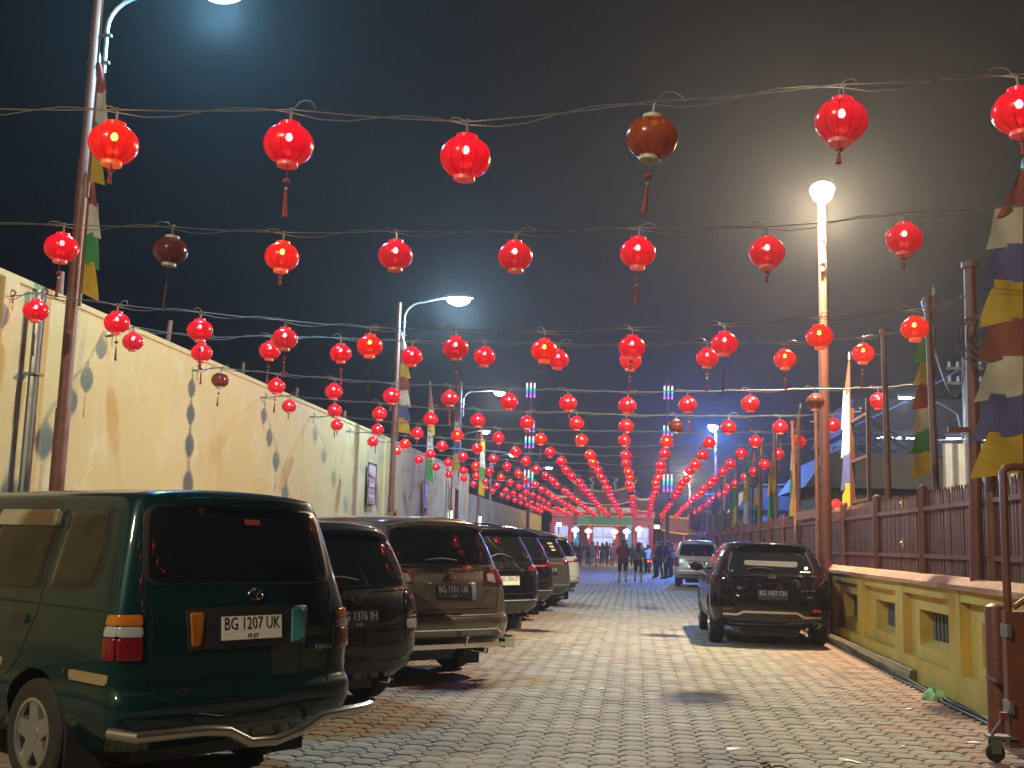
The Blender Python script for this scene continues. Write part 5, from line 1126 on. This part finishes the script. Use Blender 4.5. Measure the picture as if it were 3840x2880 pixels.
# white and pink globe lanterns under the gate
for k, (x, z, c, lb) in enumerate(((-1.35, 2.72, (1, .35, .4), 'pink'), (1.1, 2.72, (1, .42, .4), 'pink'), (-2.6, 2.78, (.85, .85, 1), 'white'), (2.25, 2.78, (.75, .75, 1), 'white'), (3.4, 3.0, (.7, .8, 1), 'white'))):
    o = thing('globe_lantern', lb + ' globe lantern with a pendant hanging under the temple gate', 'lantern', (GX + x, GY - .7, z), 0, lb + ' globe lanterns under the gate')
    mm = mat('globe_%d' % k, (.8, .7, .7), .4, emit=c, estr=1.7, sample='NONE')
    mb = MB(); mb.lathe([(.0, -.27), (.16, -.24), (.34, -.1), (.38, .0), (.34, .1), (.16, .24), (.0, .27)], 14); mb.build('globe', mm, o)
    mb = MB(); mb.lathe([(.0, .36), (.12, .34), (.12, .22)], 10); mb.build('cap', M_gold, o)
    mb = MB(); mb.lathe([(.02, -.26), (.13, -.42), (.1, -.55), (.0, -.8)], 8); mb.build('pendant', mm, o)
    mb = MB(); mb.tube([(0, 0, .3), (0, .1, .75)], .02, 5); mb.build('cord', M_wire, o)
# floodlights that light the gate front
for x, lb in ((-7.0, 'white floodlight on a short post at the wall side of the temple gate'), (1.9, 'white floodlight on a short post at the fence side of the temple gate')):
    t = thing('floodlight', lb, 'floodlight', (x, GY - 4.5, 0))
    mb = MB(); mb.tube([(0, 0, 0), (0, 0, 3.1)], .06, 8); mb.build('post', M_iron, t)
    mb = MB(); mb.box((0, .12, 3.25), (.5, .12, .36), M=Matrix.Rotation(rad(25), 3, 'X')); mb.build('housing', M_grey, t, smooth=False)
    mb = MB(); mb.box((0, .19, 3.28), (.44, .02, .30), M=Matrix.Rotation(rad(25), 3, 'X')); mb.box((0, .05, 3.22), (.44, .02, .30), M=Matrix.Rotation(rad(25), 3, 'X')); mb.build('lamp_face', mat('flood_face', (.8, .8, .8), .3, emit=(.7, .8, 1), estr=14, sample='NONE'), t, smooth=False)
    link('lamp_bulb', lamp_light(None, (.85, .85, 1), 520, .15), t, (0, .4, 3.35))
# side pavilions
def pavilion(x, y, wd, dep, z0, z1, label, wallm):
    t = thing('tiled_pavilion', label, 'pavilion', (x, y, 0))
    rf = MB(); rf.grid(lambda u, v: (-wd / 2 + wd * u, -dep * (1 - v), z0 + (z1 - z0) * v + .35 * abs(2 * u - 1) ** 3), 16, 4); rf.grid(lambda u, v: (-wd / 2 + wd * u, dep * (1 - v), z0 + (z1 - z0) * v + .35 * abs(2 * u - 1) ** 3), 16, 4); rf = rf.build('roof', M_roof, t)
    mb = MB()
    for k in range(int(wd / .28) + 1):
        u = k * .28 / wd
        mb.tube([(-wd / 2 + wd * u, -dep * (1 - v) - .02, z0 + (z1 - z0) * v + .35 * abs(2 * u - 1) ** 3 + .03) for v in (0, .5, 1)], .06, 6)
    tag(mb.build('tile_rolls', M_roof, rf), kind='stuff')
    mb = MB(); mb.tube([(-wd / 2 + wd * u, 0, z1 + .1 + .4 * abs(2 * u - 1) ** 3) for u in [i / 12 for i in range(13)]], .1, 6); mb.tube([(-wd / 2 + wd * u, -dep - .04, z0 + .35 * abs(2 * u - 1) ** 3) for u in [i / 12 for i in range(13)]], .07, 6); mb.build('trim', M_gold, rf)
    mb = MB(); mb.box((0, .3, z0 / 2), (wd * .86, .3, z0)); mb.build('wall', wallm, t, smooth=False)
    for s in (-.42, -.14, .14, .42):
        mb = MB(); mb.lathe([(.0, 0), (.16, 0), (.14, z0), (.0, z0)], 10, (wd * s, -dep * .8, 0)); mb.build('column', M_gred, t)
pavilion(-11.6, 99, 6.2, 1.8, 2.9, 4.1, 'small red pavilion with a gold-edged tile roof left of the temple gate', M_gred)
pavilion(5.0, 100, 5.6, 1.8, 2.6, 3.9, 'small red pavilion with a gold-edged tile roof right of the temple gate', M_gred)
pavilion(5.9, 80, 4.2, 1.6, 2.4, 3.9, 'brown shed with a steep ribbed roof behind the silver minivan', M_iron)

# rainbow LED poles
def led_pole(x, y, label, segs):
    t = thing('rainbow_led_pole', label, 'light pole', (x, y, 0))
    mb = MB(); mb.tube([(0, 0, 0), (0, 0, 12.6)], [.13, .08], 10); mb.build('pole', M_iron, t)
    for z0, z1 in segs:
        for q in range(3):
            n = 7
            for k in range(n):
                cc = [(1, .1, .8), (.3, .1, 1), (.05, .2, 1), (.05, .7, 1), (.1, 1, .6), (.7, 1, .5), (1, .5, .8)][k]
                a = z0 + (z1 - z0) * k / n; b_ = z0 + (z1 - z0) * (k + 1) / n
                mb = MB(); mb.tube([((q - 1) * .26, -.18, a), ((q - 1) * .26, -.18, b_)], .06, 6); mb.build('led_tube', mat('led_%d' % k, (.2, .2, .2), .4, emit=cc, estr=1.8, sample='NONE'), t)
led_pole(-7.3, 75, 'tall pole with rainbow light tubes on the wall side of the street', ((11.4, 12.4), (9.0, 9.75), (7.9, 8.7), (5.2, 6.4)))
led_pole(2.1, 75, 'tall pole with rainbow light tubes on the fence side of the street', ((11.4, 12.3), (8.9, 9.6), (8.2, 8.7), (5.1, 6.3)))

# ------------------------------------------------------------------ beyond the fence, right
t = thing('utility_pole', 'grey concrete utility pole with crossarms and insulators beyond the fence', 'utility pole', (12.0, 41.7, 0))
M_conc = mat('concrete', (.30, .30, .29), .8, noise=.3, nscale=5)
mb = MB(); mb.tube([(0, 0, 0), (0, 0, 8.7)], [.17, .11], 10); mb.build('shaft', M_conc, t)
for z in (8.3, 7.75):
    mb = MB(); mb.box((0, 0, z), (1.3, .09, .1)); ca = mb.build('crossarm', M_conc, t, smooth=False)
    for x in (-.55, -.25, .25, .55):
        mb = MB(); mb.lathe([(.0, .0), (.05, .02), (.07, .08), (.04, .12), (.06, .18), (.0, .22)], 8, (x, 0, z + .05)); mb.build('insulator', M_white, ca)
mb = MB(); mb.tube([(-.1, 0, 5.5), (-.3, 0, 6.6), (-.9, 0, 7.0), (-1.9, 0, 7.25)], .04, 8); mb.build('lamp_arm', M_grey, t)
mb = MB(); mb.box((-2.1, 0, 7.25), (.6, .22, .12)); mb.build('lamp_head', M_grey, t, smooth=False)
mb = MB(); mb.box((-2.15, 0, 7.175), (.42, .18, .04)); mb.build('lamp_lens', mat('white_lens', (.8, .8, .8), .3, emit=(.7, .85, 1), estr=40, sample='NONE'), t, smooth=False)
link('lamp_bulb', lamp_light(None, (.7, .85, 1), 500, .08), t, (-2.15, 0, 7.05))
t = thing('utility_post', 'shorter grey post standing beside the concrete utility pole', 'post', (10.6, 40.5, 0))
mb = MB(); mb.tube([(0, 0, 0), (0, 0, 5.6)], .08, 8); mb.build('shaft', M_conc, t); mb = MB(); mb.box((0, 0, 5.4), (.5, .06, .06)); mb.build('crossarm', M_conc, t, smooth=False)
k = 0
for a, b_, s, lb in (((12, 41.7, 8.4), (3.62, 14.3, 4.7), 1.2, 'black service cable sagging from the utility pole to a fence pole'), ((12, 41.7, 7.9), (16, 10, 6.2), .6, 'black service cable running from the utility pole over the near fence'), ((12, 41.7, 6.0), (3.75, 19, 3.9), .9, 'low black service cable from the utility pole to the ladder frame'),
                 ((10.6, 40.5, 5.5), (15, 14, 5.2), .5, 'pale cable between the short post and the near side'), ((12, 41.7, 8.4), (8, 70, 8), .8, 'black service cable from the utility pole towards the temple'), ((10.6, 40.5, 5.3), (5.5, 60, 5), .6, 'pale cable from the short post towards the temple')):
    mb = MB(); mb.tube(catenary(a, b_, s), .022, 5); tag(mb.build('service_cable', M_wirep if 'pale' in lb else M_grey), lb, 'cable')
mb = MB()
for r_ in range(4):
    pts = [(3.36 + (.12 + .05 * r_) * math.cos(a), 11.3 - .35 * math.sin(a / 2) + .02 * r_, 3.75 - .02 * r_ + (.16 + .03 * r_) * math.sin(a) - .1) for a in [i * math.pi / 8 for i in range(17)]]
    mb.tube(pts, .009, 5)
tag(mb.build('wire_coil', M_wirep), 'tangled coil of pale wire tied to the thick fence post', 'wire')
def house(x, y, wd, dp, h, rh, label, wm, tubes=False):
    t = thing('dark_house', label, 'house', (x, y, 0))
    mb = MB(); mb.box((0, dp / 2, h / 2), (wd, dp, h)); mb.build('wall', wm, t, smooth=False)
    rf = MB(); rf.prism([(-wd / 2 - .5, h), (wd / 2 + .5, h), (wd / 2 - .2, h + rh), (-wd / 2 + .2, h + rh)], -.6, dp + .5, 'y'); rf = rf.build('roof', mat('old_sheet_roof', (.10, .09, .085), .7, noise=.3, nscale=2), t, smooth=False)
    for k in range(3):
        mb = MB(); mb.box((-wd / 3 + k * wd / 3, -.03, h * .55), (wd * .17, .06, h * .3)); wn = mb.build('window', M_glass, t, smooth=False)
        mb = MB(); mb.box((-wd / 3 + k * wd / 3, -.05, h * .55 - h * .17), (wd * .2, .12, .08)); mb.build('sill', M_conc, wn, smooth=False)
    if tubes:
        for k in (-1, 1):
            mb = MB(); mb.tube([(k * wd * .22 - .9, -.75, h - .15), (k * wd * .22 + .9, -.75, h - .15)], .05, 8); mb.build('tube_light', mat('eave_tube', (.9, .9, .9), .4, emit=(.75, .85, 1), estr=9, sample='NONE'), t)
M_dkw = mat('dark_plaster', (.12, .11, .10), .85, noise=.3, nscale=1.5)
house(14.2, 56, 7.5, 8, 7.2, 1.8, 'dark two-storey house with tube lights under its eave beyond the fence', M_dkw, True)
house(7.6, 33, 4.6, 5, 3.3, 1.0, 'low dark house with a sheet roof behind the picket fence', M_dkw)
house(9.0, 62, 6, 6, 3.6, 1.2, 'far dark house with a blue-lit roof behind the fence', mat('blue_wall', (.12, .14, .20), .8))
t = thing('sheet_wall', 'upright corrugated grey sheet standing behind the fence', 'sheet', (7.2, 27, 0))
for k in range(3):
    mb = MB(); mb.grid(lambda u, v: (k * .86 + u * .84, .03 * math.sin(u * 18), 4.1 * v), 40, 1); mb.build('sheet', mat('grey_sheet', (.35, .36, .36), .5, metal=.3, noise=.3, nscale=3), t)
for k, (x, y, z) in enumerate(((5.35, 30.5, 2.75), (5.75, 30.5, 2.85))):
    o = thing('porch_lantern', 'small red lantern under the eave of the low dark house', 'lantern', (x, y, z), 0, 'porch lanterns')
    mb = MB(); mb.lathe([(.0, -.13), (.06, -.13), (.12, -.06), (.13, 0), (.12, .06), (.06, .13), (.0, .13)], 12); mb.build('shell', mat('porch_red', (.4, .05, .04), .5, emit=(1, .04, .02), estr=1.1, sample='NONE'), o)
    mb = MB(); mb.tube([(0, 0, .12), (0, 0, .5)], .01, 5); mb.build('cord', M_wire, o)
    mb = MB(); mb.tube([(0, 0, -.12), (0, 0, -.3)], [.01, .02], 6); mb.build('tassel', M_tas, o)
# leafy trees in the dark behind the fence
def tree(x, y, h, r, label):
    t = thing('dark_tree', label, 'tree', (x, y, 0))
    mb = MB(); mb.tube([(0, 0, 0), (.1, 0, h * .3), (-.05, .1, h * .55)], [.2, .15, .08], 8)
    for k in range(6):
        a = k * 1.05; mb.tube([(0, .03, h * .4), (r * .5 * math.cos(a), r * .5 * math.sin(a), h * .65), (r * .8 * math.cos(a), r * .8 * math.sin(a), h * .8)], [.08, .05, .02], 6)
    mb.build('trunk', mat('bark', (.06, .045, .03), .9), t)
    cr = MB()
    cl = [(RND.gauss(0, r * .45), RND.gauss(0, r * .45), h * .72 + RND.gauss(0, h * .13)) for _ in range(26)]
    for _ in range(2600):
        c = RND.choice(cl); p = Vector(c) + Vector((RND.gauss(0, .38), RND.gauss(0, .38), RND.gauss(0, .3)))
        M_ = Matrix.Rotation(RND.uniform(0, 6.3), 3, 'Z') @ Matrix.Rotation(RND.uniform(-1, 1), 3, 'X'); s = RND.uniform(.07, .13)
        cr.add([p + M_ @ Vector(q) for q in ((-s * 1.6, 0, 0), (0, s * .6, .02), (s * 1.6, 0, -.02), (0, -s * .6, .02))], [(0, 1, 2, 3)])
    cr.build('crown', mat('leaf', (.05, .075, .03), .7, noise=.4, nscale=3), t, smooth=False, fix=False)
tree(9.5, 50, 6.5, 2.0, 'dark leafy tree beyond the fence beside the two-storey house')
tree(8.0, 72, 6.0, 2.0, 'far dark leafy tree beyond the fence near the brown shed')
tree(-13, 88, 7, 2.3, 'dark leafy tree behind the yellow ribbed fence near the temple')

# ------------------------------------------------------------------ sliding gate leaf at the right edge
t = thing('sliding_gate', 'brown steel gate leaf with bars above a solid panel, on a caster', 'gate', (2.74, 8.69, 0))
mb = MB(); mb.box((1.1, .06, .60), (2.2, .10, .98)); mb.build('solid_panel', M_iron, t, smooth=False)
mb = MB(); mb.tube([(.03, .05, 1.08), (.03, .05, 2.13), (.05, .05, 2.155), (.10, .05, 2.17), (2.2, .05, 2.17)], .03, 10); mb.build('frame_tube', M_iron, t)
for k in range(8):
    mb = MB(); mb.tube([(.17 + k * .125, .05, 1.09), (.17 + k * .125, .05, 2.15)], .022 if k % 2 else .016, 8); mb.build('bar', M_iron, t)
mb = MB(); mb.tube([(.05, -.02, 1.12), (.45, -.02, 1.42)], .022, 6); mb.build('brace', M_iron, t)
mb = MB(); mb.box((-.05, -.02, .34), (.05, .05, .05)); mb.tube([(-.14, -.03, .20), (.03, .0, .42)], .014, 6); mb.build('stay', M_iron, t)
cs = MB(); cs.box((-.06, .03, .185), (.2, .12, .02)); cs.box((-.10, -.01, .13), (.07, .012, .13)); cs.box((-.10, .07, .13), (.07, .012, .13)); cs = cs.build('caster_bracket', M_grey, t, smooth=False)
mb = MB(); mb.lathe([(.0, -.022), (.055, -.022), (.068, -.012), (.068, .012), (.055, .022), (.0, .022)], 16, (-.10, .03, .07), M=Matrix.Rotation(rad(90), 3, 'X')); mb.build('wheel', M_tyre, cs)
for q in range(2):
    mb = MB(); mb.box((.005, .03, .95 - q * .55), (.03, .16, .09)); mb.build('hinge_lug', M_grey, t, smooth=False)
t = thing('steel_bollard', 'round-topped brown steel post beside the gate leaf', 'post', (2.99, 9.75, 0))
mb = MB(); mb.lathe([(.0, 0), (.085, 0), (.085, 1.04), (.075, 1.08), (.04, 1.10), (.0, 1.105)], 18); mb.build('post', M_iron, t)
mb = MB(); mb.box((.02, -.12, .50), (.22, .28, .03)); mb.build('strap', M_iron, t, smooth=False)
o = MB(); o.grid(lambda u, v: (.16 * (u - .5) * (1.3 - v * .3), .14 * (v - .5), .05 * math.sin(u * 3.1) * math.sin(v * 3.1) * (1 + .3 * math.sin(u * 21 + v * 13))), 14, 12)
tag(o.build('crumpled_rag', mat('rag', (.45, .42, .36), .8), loc=(3.05, 8.72, 1.095)), 'crumpled pale rag lying on the gate panel', 'rag')
# things along the foot of the wall
hs = MB(); hs.tube([(3.19 + .02 * math.sin(k * .7), 10.2 + k * .34, .022) for k in range(13)], .02, 8); hs.tube([(3.13 + .015 * math.sin(k * .9), 10.25 + k * .32, .014) for k in range(13)], .012, 6)
tag(hs.build('black_hose', M_blackpl), 'black hose lying along the foot of the yellow wall', 'hose')
o = MB(); o.grid(lambda u, v: (.11 * math.cos(6.283 * u) * math.sin(1.57 * v + .001) * (1 + .25 * math.sin(u * 37 + v * 9)), .14 * math.sin(6.283 * u) * math.sin(1.57 * v + .001) * (1 + .25 * math.sin(u * 29)), .10 * math.cos(1.57 * v) * (1 + .3 * math.sin(u * 23)) + .002), 26, 8)
tag(o.build('plastic_bag', mat('green_bag', (.28, .50, .24), .35), loc=(3.10, 12.2, 0)), 'crumpled pale green plastic bag at the foot of the yellow wall', 'bag')
for k, (x, y, s, lb) in enumerate(((2.72, 9.55, .05, 'scrap'), (2.66, 11.4, .05, 'scrap'), (1.55, 8.5, .11, 'strip'), (.75, 8.75, .05, 'scrap'), (2.1, 9.2, .03, 'scrap'), (-.55, 11.8, .05, 'scrap'), (-.35, 11.9, .04, 'scrap'))):
    mb = MB(); mb.grid(lambda u, v: ((u - .5) * 2 * s, (v - .5) * s * (.35 if lb == 'strip' else .9), .006 + .25 * s * u * v * math.sin(3 * u + k)), 5, 4)
    o = mb.build('paper_scrap', M_white, loc=(x, y, 0)); o.rotation_euler = (0, 0, k * 1.1)
    tag(o, 'long pale paper strip lying on the paving' if lb == 'strip' else 'small scrap of white paper lying on the paving', 'litter', None if lb == 'strip' else 'paper scraps on the paving')
lf = MB()
for k in range(3):
    a = k * 2.0; lf.grid(lambda u, v: (math.cos(a) * .11 * u - math.sin(a) * .03 * (v - .5) * math.sin(3.1 * u), math.sin(a) * .11 * u + math.cos(a) * .03 * (v - .5) * math.sin(3.1 * u), .004 + .05 * u * (1 - u) + .02 * abs(v - .5)), 6, 2)
tag(lf.build('dead_leaf', mat('dry_leaf', (.06, .04, .02), .8), loc=(.95, 8.05, 0)), 'dry curled dark leaf lying on the paving', 'leaf')

# ------------------------------------------------------------------ air
hz = MB(); hz.box((0, 88, 7.6), (120, 260, 17.6))
hm = bpy.data.materials.new('night_haze'); hm.use_nodes = True; N = hm.node_tree.nodes
N.remove(N['Principled BSDF']); pv = N.new('ShaderNodeVolumePrincipled'); pv.inputs['Color'].default_value = (.85, .85, .88, 1); pv.inputs['Density'].default_value = .00115
pv.inputs['Anisotropy'].default_value = 0.68
hm.node_tree.links.new(pv.outputs[0], N['Material Output'].inputs['Volume'])
tag(hz.build('haze', hm, smooth=False), kind='stuff')
